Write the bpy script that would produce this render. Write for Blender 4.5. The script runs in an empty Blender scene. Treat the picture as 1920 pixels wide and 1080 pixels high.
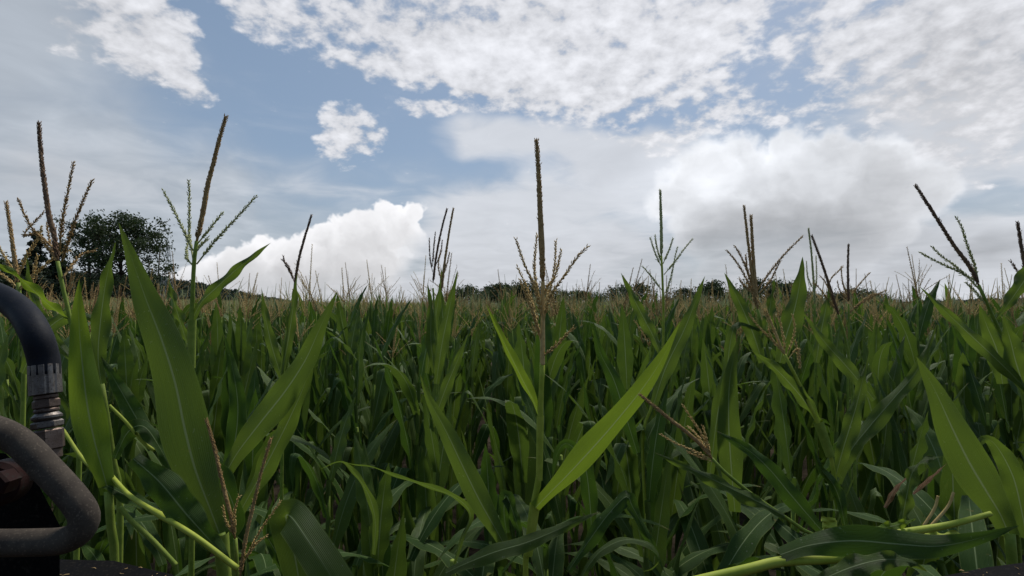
import bpy, math, random
import numpy as np
from mathutils import Vector, Matrix, Quaternion

C = bpy.context.scene.collection
SC = bpy.context.scene
R = math.radians

# ------------------------------------------------------------------ camera
CAM_Z, PITCH, F = 2.30, R(2.05), 960.0        # eye height, upward tilt, focal length on a 1920 px wide frame
cd = bpy.data.cameras.new("camera")
cd.sensor_width, cd.lens, cd.clip_start, cd.clip_end = 36.0, 18.0, 0.02, 6000.0
cam = bpy.data.objects.new("camera", cd)
cam.location = (0, 0, CAM_Z)
cam.rotation_euler = (R(90) + PITCH, 0, 0)
C.objects.link(cam)
SC.camera = cam
SP, CP = math.sin(PITCH), math.cos(PITCH)


def at(px, py, d):
    """World point seen at px, py of the 1920x1080 photograph, d metres in front of the camera."""
    x, y = (px - 960) / F, (540 - py) / F
    return Vector((x * d, d * (CP - y * SP), CAM_Z + d * (SP + y * CP)))


def azel(px, py):
    v = at(px, py, 1.0) - Vector((0, 0, CAM_Z))
    v.normalize()
    return math.degrees(math.atan2(v.x, v.y)), math.degrees(math.asin(v.z))


# ------------------------------------------------------------------ exposure, sun
SC.view_settings.view_transform = 'Standard'
SC.view_settings.look = 'None'
SC.view_settings.gamma = 1.0
SC.view_settings.exposure = 0.05
SC.view_settings.use_curve_mapping = False
SC.cycles.max_bounces = 6
SC.cycles.transparent_max_bounces = 8
SUN_EL, SUN_AZ = 58.0, 28.0                    # degrees; azimuth measured from +Y towards +X
sd = bpy.data.lights.new("sun", 'SUN')
sd.energy, sd.angle, sd.color = 2.6, R(10), (1.0, 0.95, 0.87)
sun = bpy.data.objects.new("sun", sd)
to_sun = Vector((math.sin(R(SUN_AZ)) * math.cos(R(SUN_EL)), math.cos(R(SUN_AZ)) * math.cos(R(SUN_EL)), math.sin(R(SUN_EL))))
sun.rotation_euler = to_sun.to_track_quat('Z', 'Y').to_euler()
sun.location = (0, 0, 60)
C.objects.link(sun)


# ------------------------------------------------------------------ node helpers
class NT:
    def __init__(self, tree):
        self.t, self.n, self.l = tree, tree.nodes, tree.links

    def node(self, kind, **kw):
        o = self.n.new(kind)
        for k, v in kw.items():
            setattr(o, k, v)
        return o

    def put(self, sock, v):
        if isinstance(v, bpy.types.NodeSocket):
            self.l.new(v, sock)
        else:
            sock.default_value = v

    def m(self, op, a, b=0.0, c=None, clamp=False):
        o = self.node('ShaderNodeMath', operation=op, use_clamp=clamp)
        self.put(o.inputs[0], a)
        self.put(o.inputs[1], b)
        if c is not None:
            self.put(o.inputs[2], c)
        return o.outputs[0]

    def vm(self, op, a, b=(0, 0, 0)):
        o = self.node('ShaderNodeVectorMath', operation=op)
        self.put(o.inputs[0], a)
        self.put(o.inputs[1], b)
        return o.outputs[0]

    def ss(self, v, lo, hi, a=0.0, b=1.0):
        o = self.node('ShaderNodeMapRange', interpolation_type='SMOOTHSTEP', clamp=True)
        for k, q in zip(range(5), (v, lo, hi, a, b)):
            self.put(o.inputs[k], q)
        return o.outputs[0]

    def noise(self, vec, scale, detail=4.0, rough=0.55, dist=0.0, color=False):
        o = self.node('ShaderNodeTexNoise')
        if vec is not None:
            self.put(o.inputs['Vector'], vec)
        o.inputs['Scale'].default_value = scale
        o.inputs['Detail'].default_value = detail
        o.inputs['Roughness'].default_value = rough
        o.inputs['Distortion'].default_value = dist
        return o.outputs[1 if color else 0]

    def mix(self, f, a, b, kind='MIX'):
        o = self.node('ShaderNodeMix', data_type='RGBA', blend_type=kind)
        self.put(o.inputs[0], f)
        self.put(o.inputs[6], a if isinstance(a, bpy.types.NodeSocket) else (*a, 1.0))
        self.put(o.inputs[7], b if isinstance(b, bpy.types.NodeSocket) else (*b, 1.0))
        return o.outputs[2]

    def xyz(self, x, y, z):
        o = self.node('ShaderNodeCombineXYZ')
        for k, v in enumerate((x, y, z)):
            self.put(o.inputs[k], v)
        return o.outputs[0]

    def sep(self, v):
        o = self.node('ShaderNodeSeparateXYZ')
        self.put(o.inputs[0], v)
        return o.outputs[0], o.outputs[1], o.outputs[2]


# ------------------------------------------------------------------ sky: Nishita air behind layers of cloud, all by direction
def build_sky():
    w = bpy.data.worlds.new("World")
    SC.world = w
    w.use_nodes = True
    w.cycles.sampling_method = 'MANUAL'
    w.cycles.sample_map_resolution = 512
    w.node_tree.nodes.clear()
    g = NT(w.node_tree)
    sky = g.node('ShaderNodeTexSky', sky_type='NISHITA')
    sky.sun_disc = False
    sky.sun_elevation, sky.sun_rotation = R(SUN_EL), R(SUN_AZ)
    sky.air_density, sky.dust_density, sky.ozone_density, sky.altitude = 1.0, 1.5, 1.0, 100
    d = g.node('ShaderNodeTexCoord').outputs['Generated']
    x, y, z = g.sep(d)
    az = g.m('MULTIPLY', g.m('ARCTAN2', x, y), 57.29578)
    el = g.m('MULTIPLY', g.m('ARCSINE', z), 57.29578)
    zz = g.m('ADD', g.m('MAXIMUM', z, 0.0), 0.13)
    plane = g.xyz(g.m('DIVIDE', x, zz), g.m('DIVIDE', y, zz), 0.0)

    def warped(scale, amp_az, amp_el, detail=3.0, base=None):
        q = g.noise(d, scale, detail, color=True)
        q = g.vm('MULTIPLY', g.vm('SUBTRACT', q, (0.5, 0.5, 0.5)), (amp_az, amp_el, 0))
        return g.vm('ADD', base if base else g.xyz(az, el, 0.0), q)

    soft = warped(5.0, 13.0, 8.0, 3.0)                   # long wandering edges
    puff = warped(26.0, 3.4, 3.0, 3.0, warped(9.0, 3.0, 2.0, 1.0))     # cauliflower edges

    fine = warped(40.0, 1.3, 1.3, 1.0)

    def blob(px, py, rx, ry, rot=0.0, vec=soft):
        """A soft cone, 1 in the middle and 0 at its rim, placed where the sky shows it."""
        a, e = azel(px, py)
        a2, _ = azel(px + 8, py)
        _, e2 = azel(px, py - 8)
        sx, sy = rx * (a2 - a) / 8, ry * (e2 - e) / 8
        mp = g.node('ShaderNodeMapping', vector_type='TEXTURE')
        g.put(mp.inputs[0], vec)
        mp.inputs['Location'].default_value = (a, e, 0)
        mp.inputs['Rotation'].default_value = (0, 0, R(rot))
        mp.inputs['Scale'].default_value = (sx, sy, 1)
        mp = mp.outputs[0]
        o = g.node('ShaderNodeTexGradient', gradient_type='SPHERICAL')
        g.put(o.inputs[0], mp)
        return o.outputs[1]

    def total(items, vec=soft):
        s = None
        for it in items:
            b = blob(*it[:5], vec=vec)
            b = g.m('MULTIPLY', b, it[5])
            s = b if s is None else g.m('ADD', s, b)
        return s

    def union(items, vec):
        s = None
        for px, py, r in items:
            b = blob(px, py, r, r * 0.86, 0, vec)
            b = g.m('MULTIPLY', b, r / 60.0)             # keep every rim equally sharp
            s = b if s is None else g.m('MAXIMUM', s, b)
        return s

    z2 = g.m('ADD', zz, 0.35)
    n_fine = g.noise(g.xyz(g.m('DIVIDE', x, z2), g.m('DIVIDE', y, z2), z), 25.0, 4.0, 0.55, 0.1)
    n_mid = g.noise(plane, 3.2, 4.0, 0.55, 0.5)
    n_big = g.noise(plane, 0.9, 2.0, 0.5, 0.4)

    air = g.mix(0.50, sky.outputs[0], SKY_TINT)
    # 1 thin veil and milky horizon
    veil = total([(-60, 60, 520, 380, 0, 1.15), (60, 420, 520, 220, 10, 1.2), (380, 330, 420, 130, 0, 0.55),
                  (1100, 470, 900, 220, 0, 0.8), (1920, 120, 900, 500, 0, 0.7), (1500, 560, 1200, 160, 0, 0.6), (400, 520, 900, 170, 0, 0.7),
                  (240, 110, 380, 200, 0, 0.35)])
    veil = g.m('ADD', veil, g.m('MULTIPLY', g.m('SUBTRACT', n_mid, 0.5), 0.45))
    veil = g.ss(veil, 0.05, 0.95, 0.0, 0.80)
    # 2 soft sheets of cloud
    sheet = total([(1080, 285, 300, 62, -4, 1.3), (915, 255, 130, 70, 0, 0.5), (1050, 440, 330, 130, 0, 1.35), (1000, 372, 220, 42, 4, 0.6), (1240, 320, 200, 80, 0, 1.0),
                   (880, 500, 300, 120, 0, 1.0), (1750, 500, 420, 150, 0, 1.6), (1850, 250, 420, 300, 0, 1.1), (610, 350, 260, 40, -8, 0.5),
                   (120, 330, 420, 110, 6, 0.55), (1600, 560, 700, 90, 0, 1.2), (600, 560, 800, 70, 0, 0.9)])
    sheet = g.m('ADD', sheet, g.m('MULTIPLY', g.m('SUBTRACT', n_mid, 0.5), 1.0))
    sheet = g.m('SUBTRACT', sheet, total([(1860, 395, 180, 45, 0, 1.7), (760, 500, 60, 30, 0, 0.5)]))
    sheet = g.ss(sheet, 0.0, 0.95, 0.0, 0.9)
    # 3 mottled altocumulus
    alto = total([(1250, 40, 720, 300, 0, 0.75), (1830, 110, 480, 330, 0, 1.0), (1250, 170, 340, 140, 0, 0.3), (1030, 70, 430, 160, -6, 0.75), (860, 138, 290, 58, 2, 1.0), (700, 50, 260, 110, 0, 0.5),
                  (1120, 190, 320, 90, -8, 0.55), (1330, 235, 300, 90, -6, 0.5), (520, 30, 150, 60, 0, 0.42),
                  (300, 75, 95, 150, 12, 0.75), (230, 5, 210, 70, 0, 0.6), (180, 90, 160, 90, 0, 0.35),
                  (640, 262, 100, 66, 0, 0.8), (900, 188, 60, 18, 0, 0.62), (790, 215, 130, 26, 0, 0.45), (330, 130, 80, 60, 0, 0.5)])
    alto = g.m('SUBTRACT', alto, g.ss(alto, 0.0, 0.35, 0.45, 0.0))
    alto = g.m('ADD', alto, g.m('MULTIPLY', g.m('SUBTRACT', n_fine, 0.5), 2.6))
    alto = g.m('ADD', alto, g.m('MULTIPLY', g.m('SUBTRACT', n_mid, 0.5), 0.9))
    gaps = total([(1460, 205, 480, 90, 4, 0.9), (1230, 190, 320, 90, 12, 0.85), (1700, 235, 260, 60, 0, 0.5), (1130, 105, 200, 60, 10, 0.4), (1440, 95, 140, 60, 20, 0.45),
                  (1150, 40, 260, 70, 8, 0.3), (1640, 10, 150, 40, 0, 0.4), (880, 30, 200, 50, 0, 0.45)])
    alto = g.m('SUBTRACT', alto, g.m('MULTIPLY', gaps, g.ss(n_big, 0.3, 0.6, 0.5, 1.0)))
    a_alto = g.ss(alto, 0.0, 0.72)
    # 4 cumulus
    cum = union([(725, 415, 46), (770, 412, 40), (680, 428, 42), (745, 450, 70), (650, 440, 45), (690, 480, 95), (600, 470, 62), (560, 475, 44), (510, 470, 44),
                 (620, 520, 110), (540, 520, 90), (470, 495, 52), (440, 510, 50), (400, 520, 50), (360, 535, 45), (480, 550, 110), (760, 480, 44), (660, 560, 110), (330, 545, 36), (420, 560, 90), (725, 520, 60), (340, 570, 60)], puff)
    a_cum = g.m('MULTIPLY', g.ss(cum, 0.02, 0.19), g.m('MULTIPLY', g.ss(el, -0.5, 4.5, 0.35, 1.0), g.ss(blob(815, 525, 135, 105), 0.0, 0.45, 1.0, 0.0)))
    tower = union([(1330, 330, 90), (1290, 372, 75), (1250, 380, 50), (1400, 330, 90), (1470, 320, 80), (1380, 290, 60), (1540, 330, 110), (1640, 340, 110), (1720, 350, 90), (1560, 272, 50), (1480, 276, 60),
                   (1350, 420, 110), (1460, 430, 140), (1560, 430, 140), (1310, 440, 70), (1400, 510, 120), (1520, 500, 110), (1660, 410, 90)], puff)
    a_tower = g.m('MULTIPLY', g.ss(tower, 0.0, 0.50, 0.0, 0.95), g.ss(el, 2.0, 9.5, 0.25, 1.0))
    nub = union([(757, 474, 15), (768, 479, 11), (747, 480, 10)], fine)
    a_nub = g.ss(nub, 0.0, 0.12, 0.0, 0.62)

    # brightness of each layer (cloud light, before the exposure of the background)
    K = CLOUD
    v_veil = g.m('ADD', 0.60, g.m('MULTIPLY', g.m('SUBTRACT', n_mid, 0.5), 0.35))
    c_veil = g.xyz(*[g.m('MULTIPLY', v_veil, K * q) for q in (0.90, 0.97, 1.06)])
    lit = total([(1330, 340, 220, 110, 0, 0.22), (900, 130, 320, 70, 0, 0.08), (1480, 300, 300, 120, 0, 0.10), (1250, 60, 500, 200, 0, 0.07), (320, 60, 160, 200, 0, 0.06)])
    dim = total([(1450, 440, 330, 120, 4, 0.17), (1590, 430, 280, 100, -6, 0.12), (1330, 480, 270, 130, 0, 0.16), (60, 330, 420, 120, 0, 0.22), (1780, 470, 220, 50, -8, 0.08), (1690, 515, 200, 46, 12, 0.13), (1880, 500, 160, 60, 0, 0.24),
                 (1800, 120, 500, 260, 0, 0.10), (620, 560, 420, 90, 0, 0.10), (1000, 520, 360, 110, 0, 0.07), (1250, 560, 500, 60, 0, 0.05), (100, 30, 400, 140, 0, 0.14)])
    shade = g.m('SUBTRACT', g.m('ADD', 0.80, lit), dim)
    shade = g.m('ADD', shade, g.m('MULTIPLY', g.m('SUBTRACT', n_mid, 0.5), 0.20))

    def cloud_col(v, warm=(0.985, 1.0, 1.04)):
        return g.xyz(*[g.m('MULTIPLY', v, K * q) for q in warm])

    col = g.mix(veil, air, c_veil)
    col = g.mix(sheet, col, cloud_col(g.m('SUBTRACT', shade, 0.04), (0.965, 1.0, 1.07)))
    body = g.ss(alto, 0.3, 1.5, -0.05, 0.06)
    grain = g.m('MULTIPLY', g.m('SUBTRACT', n_fine, 0.5), 0.55)
    col = g.mix(g.m('MULTIPLY', a_alto, 0.93), col, cloud_col(g.m('ADD', g.m('ADD', shade, body), grain), (0.99, 1.0, 1.05)))
    t_lit = g.m('ADD', g.ss(tower, 0.0, 1.1, 0.16, -0.05), g.m('MULTIPLY', g.m('SUBTRACT', g.noise(puff, 0.22, 3.0, 0.55), 0.5), g.ss(el, 4.0, 12.0, 0.15, 0.5)))
    col = g.mix(a_tower, col, cloud_col(g.m('ADD', shade, t_lit), (0.975, 1.0, 1.05)))
    billow = g.noise(puff, 0.33, 3.0, 0.5)
    c_lit = g.ss(cum, 0.05, 1.3, 0.24, 0.0)
    c_lit = g.m('ADD', c_lit, g.m('MULTIPLY', g.m('SUBTRACT', billow, 0.5), 0.45))
    c_lit = g.m('ADD', c_lit, g.ss(el, 0.0, 8.0, -0.12, 0.06))
    col = g.mix(a_cum, col, cloud_col(g.m('ADD', 0.74, c_lit), (1.0, 1.0, 1.025)))
    col = g.mix(a_nub, col, cloud_col(0.92))
    bg = g.node('ShaderNodeBackground')
    g.put(bg.inputs[0], col)
    bg.inputs[1].default_value = 0.10
    out = g.node('ShaderNodeOutputWorld')
    g.l.new(bg.outputs[0], out.inputs[0])


CLOUD = 8.9                                     # cloud radiance under a background strength of 0.10
SKY_TINT = (2.4, 3.35, 4.5)                      # pale summer air mixed into the Nishita blue
build_sky()


# ------------------------------------------------------------------ materials
def material(name):
    m = bpy.data.materials.new(name)
    m.use_nodes = True
    m.node_tree.nodes.clear()
    g = NT(m.node_tree)
    out = g.node('ShaderNodeOutputMaterial')
    return m, g, out


def principled(g, col, rough=0.5, spec=0.4, metal=0.0, normal=None):
    p = g.node('ShaderNodeBsdfPrincipled')
    g.put(p.inputs['Base Color'], col if isinstance(col, bpy.types.NodeSocket) else (*col, 1))
    g.put(p.inputs['Roughness'], rough)
    p.inputs['Specular IOR Level'].default_value = spec
    p.inputs['Metallic'].default_value = metal
    if normal is not None:
        g.put(p.inputs['Normal'], normal)
    return p.outputs[0]


def bump(g, h, strength, dist):
    b = g.node('ShaderNodeBump')
    b.inputs['Strength'].default_value = strength
    b.inputs['Distance'].default_value = dist
    g.put(b.inputs['Height'], h)
    return b.outputs[0]


def leaf_material(name, dark, mid, through, share=0.36, spec=0.28, rib=(0.23, 0.30, 0.13), tip=(0.20, 0.16, 0.05)):
    m, g, out = material(name)
    uv = g.node('ShaderNodeUVMap').outputs[0]
    u, v, _ = g.sep(uv)
    pos = g.node('ShaderNodeNewGeometry').outputs['Position']
    rnd = g.node('ShaderNodeObjectInfo').outputs['Random']
    a = g.m('ABSOLUTE', g.m('SUBTRACT', u, 0.5))
    patch = g.noise(pos, 2.3, 2.0)
    blot = g.noise(pos, 34.0, 3.0)
    f = g.m('ADD', g.m('MULTIPLY', patch, 0.9), g.m('MULTIPLY', rnd, 0.5))
    f = g.m('ADD', f, g.m('MULTIPLY', g.m('SUBTRACT', blot, 0.5), 0.5))
    col = g.mix(g.ss(f, 0.25, 1.1), dark, mid)
    vein = g.m('SINE', g.m('MULTIPLY', u, 150.0))
    stripe = g.noise(g.xyz(g.m('MULTIPLY', u, 26.0), g.m('MULTIPLY', v, 1.5), rnd), 1.0, 3.0)
    col = g.mix(g.m('MULTIPLY', g.ss(stripe, 0.35, 0.70), 0.55), col, mid)
    col = g.mix(g.m('MULTIPLY', g.ss(vein, -0.2, 1.0), 0.22), col, tuple(0.55 * q for q in dark))
    r = g.ss(a, 0.012, 0.032, 0.9, 0.0)
    r = g.m('MULTIPLY', r, g.ss(v, 0.55, 0.95, 1.0, 0.1))
    col2 = g.mix(r, col, rib)
    edge = g.m('MULTIPLY', g.ss(a, 0.455, 0.5), 0.55)
    col2 = g.mix(edge, col2, (0.20, 0.26, 0.06))
    dry = g.m('MULTIPLY', g.ss(v, 0.93, 1.0), g.ss(blot, 0.35, 0.6))
    dry = g.m('MAXIMUM', dry, g.m('MULTIPLY', g.ss(g.noise(pos, 21.0, 4.0), 0.70, 0.76), 0.6))
    col2 = g.mix(dry, col2, tip)
    dust = g.ss(g.noise(pos, 170.0, 2.0), 0.69, 0.74)
    col2 = g.mix(g.m('MULTIPLY', dust, 0.4), col2, (0.35, 0.36, 0.28))
    nrm = bump(g, g.m('ADD', g.m('MULTIPLY', vein, 0.4), g.m('ADD', g.m('MULTIPLY', r, -1.0), g.m('MULTIPLY', stripe, 1.2))), 0.6, 0.0018)
    p = principled(g, col2, g.ss(blot, 0.3, 0.7, 0.46, 0.62), spec, 0.0, nrm)
    t = g.node('ShaderNodeBsdfTranslucent')
    g.put(t.inputs[0], g.mix(g.m('MULTIPLY', r, 0.7), g.mix(g.m('MULTIPLY', g.m('ADD', patch, stripe), 0.5), tuple(1.15 * q for q in through), tuple(0.6 * q for q in through)), tuple(0.5 * q + 0.16 for q in through)))
    mx = g.node('ShaderNodeMixShader')
    mx.inputs[0].default_value = share
    g.l.new(p, mx.inputs[1])
    g.l.new(t.outputs[0], mx.inputs[2])
    g.l.new(mx.outputs[0], out.inputs[0])
    return m


def plain_material(name, a, b, scale=60.0, rough=0.7, spec=0.2, through=None, bump_h=0.0, metal=0.0):
    m, g, out = material(name)
    pos = g.node('ShaderNodeTexCoord').outputs['Object']
    rnd = g.node('ShaderNodeObjectInfo').outputs['Random']
    n = g.noise(g.vm('ADD', pos, g.xyz(rnd, rnd, rnd)), scale, 4.0, 0.6)
    f = g.m('ADD', g.ss(n, 0.3, 0.7), g.m('MULTIPLY', g.m('SUBTRACT', rnd, 0.5), 0.5), clamp=True)
    nrm = bump(g, n, 0.6, bump_h) if bump_h else None
    p = principled(g, g.mix(f, a, b), g.m('ADD', rough - 0.1, g.m('MULTIPLY', n, 0.2)), spec, metal, nrm)
    if through:
        t = g.node('ShaderNodeBsdfTranslucent')
        t.inputs[0].default_value = (*through, 1)
        mx = g.node('ShaderNodeMixShader')
        mx.inputs[0].default_value = 0.3
        g.l.new(p, mx.inputs[1])
        g.l.new(t.outputs[0], mx.inputs[2])
        p = mx.outputs[0]
    g.l.new(p, out.inputs[0])
    return m


M_LEAF = leaf_material("maize_leaf", (0.038, 0.072, 0.015), (0.074, 0.122, 0.026), (0.18, 0.28, 0.032))
M_STAND = leaf_material("maize_leaf_of_the_stand", (0.044, 0.084, 0.015), (0.085, 0.138, 0.027), (0.15, 0.25, 0.03), 0.26)
M_YOUNG = leaf_material("maize_leaf_yellowish_backlit", (0.060, 0.125, 0.012), (0.105, 0.180, 0.022), (0.27, 0.40, 0.03), 0.45)  # yellower flag leaf, with some back-lit brightness put into its colour
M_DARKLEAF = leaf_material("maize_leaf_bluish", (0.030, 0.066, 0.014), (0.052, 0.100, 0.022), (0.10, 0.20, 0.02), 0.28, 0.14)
M_DRYLEAF = leaf_material("maize_leaf_withered", (0.16, 0.07, 0.03), (0.22, 0.12, 0.05), (0.25, 0.12, 0.03), 0.3, 0.2, (0.28, 0.2, 0.1))
M_STALK = plain_material("maize_stalk", (0.15, 0.22, 0.03), (0.24, 0.31, 0.05), 40.0, 0.6, 0.2)
M_CUT = plain_material("maize_stalk_pale", (0.28, 0.35, 0.035), (0.40, 0.45, 0.065), 30.0, 0.6, 0.2)
M_BROWN = plain_material("tassel_brown", (0.30, 0.19, 0.08), (0.46, 0.31, 0.14), 90.0, 0.8, 0.1)
M_PURPLE = plain_material("tassel_purplish", (0.13, 0.082, 0.055), (0.22, 0.14, 0.085), 90.0, 0.8, 0.1)
M_STRAW = plain_material("tassel_straw", (0.46, 0.315, 0.12), (0.60, 0.44, 0.19), 90.0, 0.8, 0.1)
M_GREENISH = plain_material("tassel_greenish", (0.34, 0.36, 0.15), (0.46, 0.47, 0.23), 90.0, 0.75, 0.1)


# ------------------------------------------------------------------ mesh collector
class MB:
    def __init__(self):
        self.v, self.q, self.t, self.uq, self.ut, self.n = [], [], [], [], [], 0

    def add(self, v, quads=None, tris=None, uvq=None, uvt=None):
        v = np.asarray(v, float).reshape(-1, 3)
        self.v.append(v)
        if quads is not None and len(quads):
            self.q.append(np.asarray(quads, int) + self.n)
            self.uq.append(np.zeros((len(quads), 4, 2)) if uvq is None else uvq)
        if tris is not None and len(tris):
            self.t.append(np.asarray(tris, int) + self.n)
            self.ut.append(np.zeros((len(tris), 3, 2)) if uvt is None else uvt)
        self.n += len(v)

    def arrays(self):
        V = np.concatenate(self.v) if self.v else np.zeros((0, 3))
        Q = np.concatenate(self.q) if self.q else np.zeros((0, 4), int)
        T = np.concatenate(self.t) if self.t else np.zeros((0, 3), int)
        UQ = np.concatenate(self.uq) if self.uq else np.zeros((0, 4, 2))
        UT = np.concatenate(self.ut) if self.ut else np.zeros((0, 3, 2))
        return V, Q, T, UQ, UT

    def mesh(self, name, mats, smooth=True, qmat=None):
        return mesh_from(name, self.arrays(), mats, smooth)

    def obj(self, name, mats, parent=None, smooth=True):
        o = bpy.data.objects.new(name, self.mesh(name, mats if isinstance(mats, (list, tuple)) else [mats], smooth))
        C.objects.link(o)
        if parent:
            o.parent = parent
        return o


def mesh_from(name, arr, mats, smooth=True, matidx=None):
    V, Q, T, UQ, UT = arr
    me = bpy.data.meshes.new(name)
    me.vertices.add(len(V))
    me.vertices.foreach_set("co", V.astype(np.float32).ravel())
    nl, npoly = len(Q) * 4 + len(T) * 3, len(Q) + len(T)
    me.loops.add(nl)
    me.loops.foreach_set("vertex_index", np.concatenate([Q.ravel(), T.ravel()]).astype(np.int32))
    me.polygons.add(npoly)
    starts = np.concatenate([np.arange(len(Q)) * 4, len(Q) * 4 + np.arange(len(T)) * 3]).astype(np.int32)
    me.polygons.foreach_set("loop_start", starts)
    me.polygons.foreach_set("use_smooth", np.full(npoly, smooth))
    if matidx is not None:
        me.polygons.foreach_set("material_index", matidx.astype(np.int32))
    uv = me.uv_layers.new(name="UVMap")
    uv.data.foreach_set("uv", np.concatenate([UQ.ravel(), UT.ravel()]).astype(np.float32))
    for m in mats:
        me.materials.append(m)
    me.update(calc_edges=True)
    me.validate()
    return me


def unit(a):
    a = np.asarray(a, float)
    return a / np.maximum(np.linalg.norm(a, axis=-1, keepdims=True), 1e-9)


def spline(pts, n):
    """Catmull-Rom through pts, n samples evenly along the length."""
    P = np.asarray(pts, float)
    if len(P) == 2:
        return P[0] + (P[1] - P[0]) * np.linspace(0, 1, n)[:, None]
    E = np.vstack([2 * P[0] - P[1], P, 2 * P[-1] - P[-2]])
    out = []
    for i in range(1, len(E) - 2):
        t = np.linspace(0, 1, 14, endpoint=False)[:, None]
        a, b, c, d = E[i - 1], E[i], E[i + 1], E[i + 2]
        out.append(0.5 * ((2 * b) + (c - a) * t + (2 * a - 5 * b + 4 * c - d) * t ** 2 + (3 * b - a - 3 * c + d) * t ** 3))
    out = np.vstack(out + [E[-2:-1]])
    s = np.concatenate([[0], np.cumsum(np.linalg.norm(np.diff(out, axis=0), axis=1))])
    q = np.linspace(0, s[-1], n)
    return np.stack([np.interp(q, s, out[:, k]) for k in range(3)], 1)


def tube(mb, path, rad, sides=8, cap=True, flat=1.0):
    P = np.asarray(path, float)
    n = len(P)
    rad = np.broadcast_to(np.asarray(rad, float), (n,))
    T = unit(np.gradient(P, axis=0))
    ref = np.array([0.31, -0.87, 0.37]) if abs(T[0] @ np.array([0.31, -0.87, 0.37])) < 0.9 else np.array([1.0, 0, 0])
    A = unit(np.cross(T[0], ref))
    As = []
    for i in range(n):
        A = unit(A - T[i] * (A @ T[i]))
        As.append(A)
    A = np.array(As)
    B = np.cross(T, A)
    th = np.linspace(0, 2 * np.pi, sides, endpoint=False)
    V = P[:, None] + rad[:, None, None] * (np.cos(th)[None, :, None] * A[:, None] + flat * np.sin(th)[None, :, None] * B[:, None])
    i, j = np.meshgrid(np.arange(n - 1), np.arange(sides), indexing='ij')
    j2 = (j + 1) % sides
    Q = np.stack([i * sides + j, i * sides + j2, (i + 1) * sides + j2, (i + 1) * sides + j], -1).reshape(-1, 4)
    T3 = []
    V = V.reshape(-1, 3)
    if cap:
        V = np.vstack([V, P[:1], P[-1:]])
        a, b = n * sides, n * sides + 1
        for k in range(sides):
            T3 += [[a, (k + 1) % sides, k], [b, (n - 1) * sides + k, (n - 1) * sides + (k + 1) % sides]]
    mb.add(V, Q, T3)


def blade(mb, centre, side, width, fold=0.25, wave=0.0, freq=7.0, phase=0.0, cross=5, shape='leaf', curl=0.0):
    """A maize leaf blade: centre line (n x 3), direction of its width (n x 3), full width in metres."""
    P = np.asarray(centre, float)
    n = len(P)
    T = unit(np.gradient(P, axis=0))
    S = unit(side - T * np.sum(side * T, 1, keepdims=True))
    N = np.cross(S, T)
    t = np.linspace(0, 1, n)
    if shape == 'leaf':
        sm = np.clip(t / 0.38, 0, 1)
        w = width * (0.42 + 0.58 * sm * sm * (3 - 2 * sm)) * (1 - t ** 2.3)
    else:                                                   # strap: keeps its width nearly to a blunt, torn end
        w = width * np.where(t < 0.3, 0.7 + t, 1.0) * np.where(t > 0.96, 0.6, 1.0)
    s = np.linspace(-1, 1, cross)
    ang = fold * np.abs(s)
    up = (np.abs(s) * np.sin(fold))[None, :] * (w / 2)[:, None] + (curl * s ** 2)[None, :] * w[:, None]
    rip = wave * np.sin(freq * 2 * np.pi * t[:, None] + phase + 1.9 * (s[None, :] > 0)) * (s ** 2)[None, :] * np.clip(t * 5, 0, 1)[:, None] * np.clip((1 - t) * 4, 0, 1)[:, None]
    V = P[:, None] + S[:, None] * (s[None, :, None] * np.cos(fold) * (w / 2)[:, None, None]) + N[:, None] * (up + rip)[:, :, None]
    i, j = np.meshgrid(np.arange(n - 1), np.arange(cross - 1), indexing='ij')
    Q = np.stack([i * cross + j, i * cross + j + 1, (i + 1) * cross + j + 1, (i + 1) * cross + j], -1).reshape(-1, 4)
    uu, vv = (s + 1) / 2, t
    uv = np.stack([np.broadcast_to(uu[None, :], (n, cross)), np.broadcast_to(vv[:, None], (n, cross))], -1).reshape(-1, 2)
    mb.add(V.reshape(-1, 3), Q, None, uv[Q])


def spikelets(mb, path, r0, rng, count, length=0.010, width=0.0028, spread=0.45, skip=0.0):
    """Small pointed husks lapping up along a tassel branch."""
    P = np.asarray(path, float)
    T = unit(np.gradient(P, axis=0))
    n = len(P)
    for k in range(count):
        t = skip + (1 - skip) * (k + rng.random()) / count
        x = t * (n - 1)
        i = min(int(x), n - 2)
        p = P[i] + (P[i + 1] - P[i]) * (x - i)
        d = T[i]
        a = k * 2.4 + rng.random() * 0.8
        ref = unit(np.cross(d, [0.3, 0.9, 0.1]))
        o = math.cos(a) * ref + math.sin(a) * np.cross(d, ref)
        L = length * (0.75 + 0.5 * rng.random()) * (1 - 0.35 * t)
        sp = spread * (0.6 + 0.8 * rng.random())
        if rng.random() < 0.06:
            sp *= 2.2
        e = unit(d + sp * o)
        q = np.cross(e, o)
        q = q / max(np.linalg.norm(q), 1e-6)
        b = p + o * r0 * 0.5
        m_ = b + e * L * 0.45
        wv = width * (1 - 0.3 * t)
        V = [b, m_ + q * wv, m_ + o * wv * 0.9, m_ - q * wv, m_ - o * wv * 0.5, b + e * L]
        mb.add(V, None, [[0, 2, 1], [0, 3, 2], [0, 4, 3], [0, 1, 4], [5, 1, 2], [5, 2, 3], [5, 3, 4], [5, 4, 1]])


# ------------------------------------------------------------------ objects
def tag(o, label=None, cat=None, group=None, kind=None):
    if label:
        o['label'] = label
    if cat:
        o['category'] = cat
    if group:
        o['group'] = group
    if kind:
        o['kind'] = kind
    return o


def empty(name, loc, label, cat, group=None):
    o = bpy.data.objects.new(name, None)
    o.empty_display_size = 0.1
    o.location = loc
    C.objects.link(o)
    return tag(o, label, cat, group)


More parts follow.
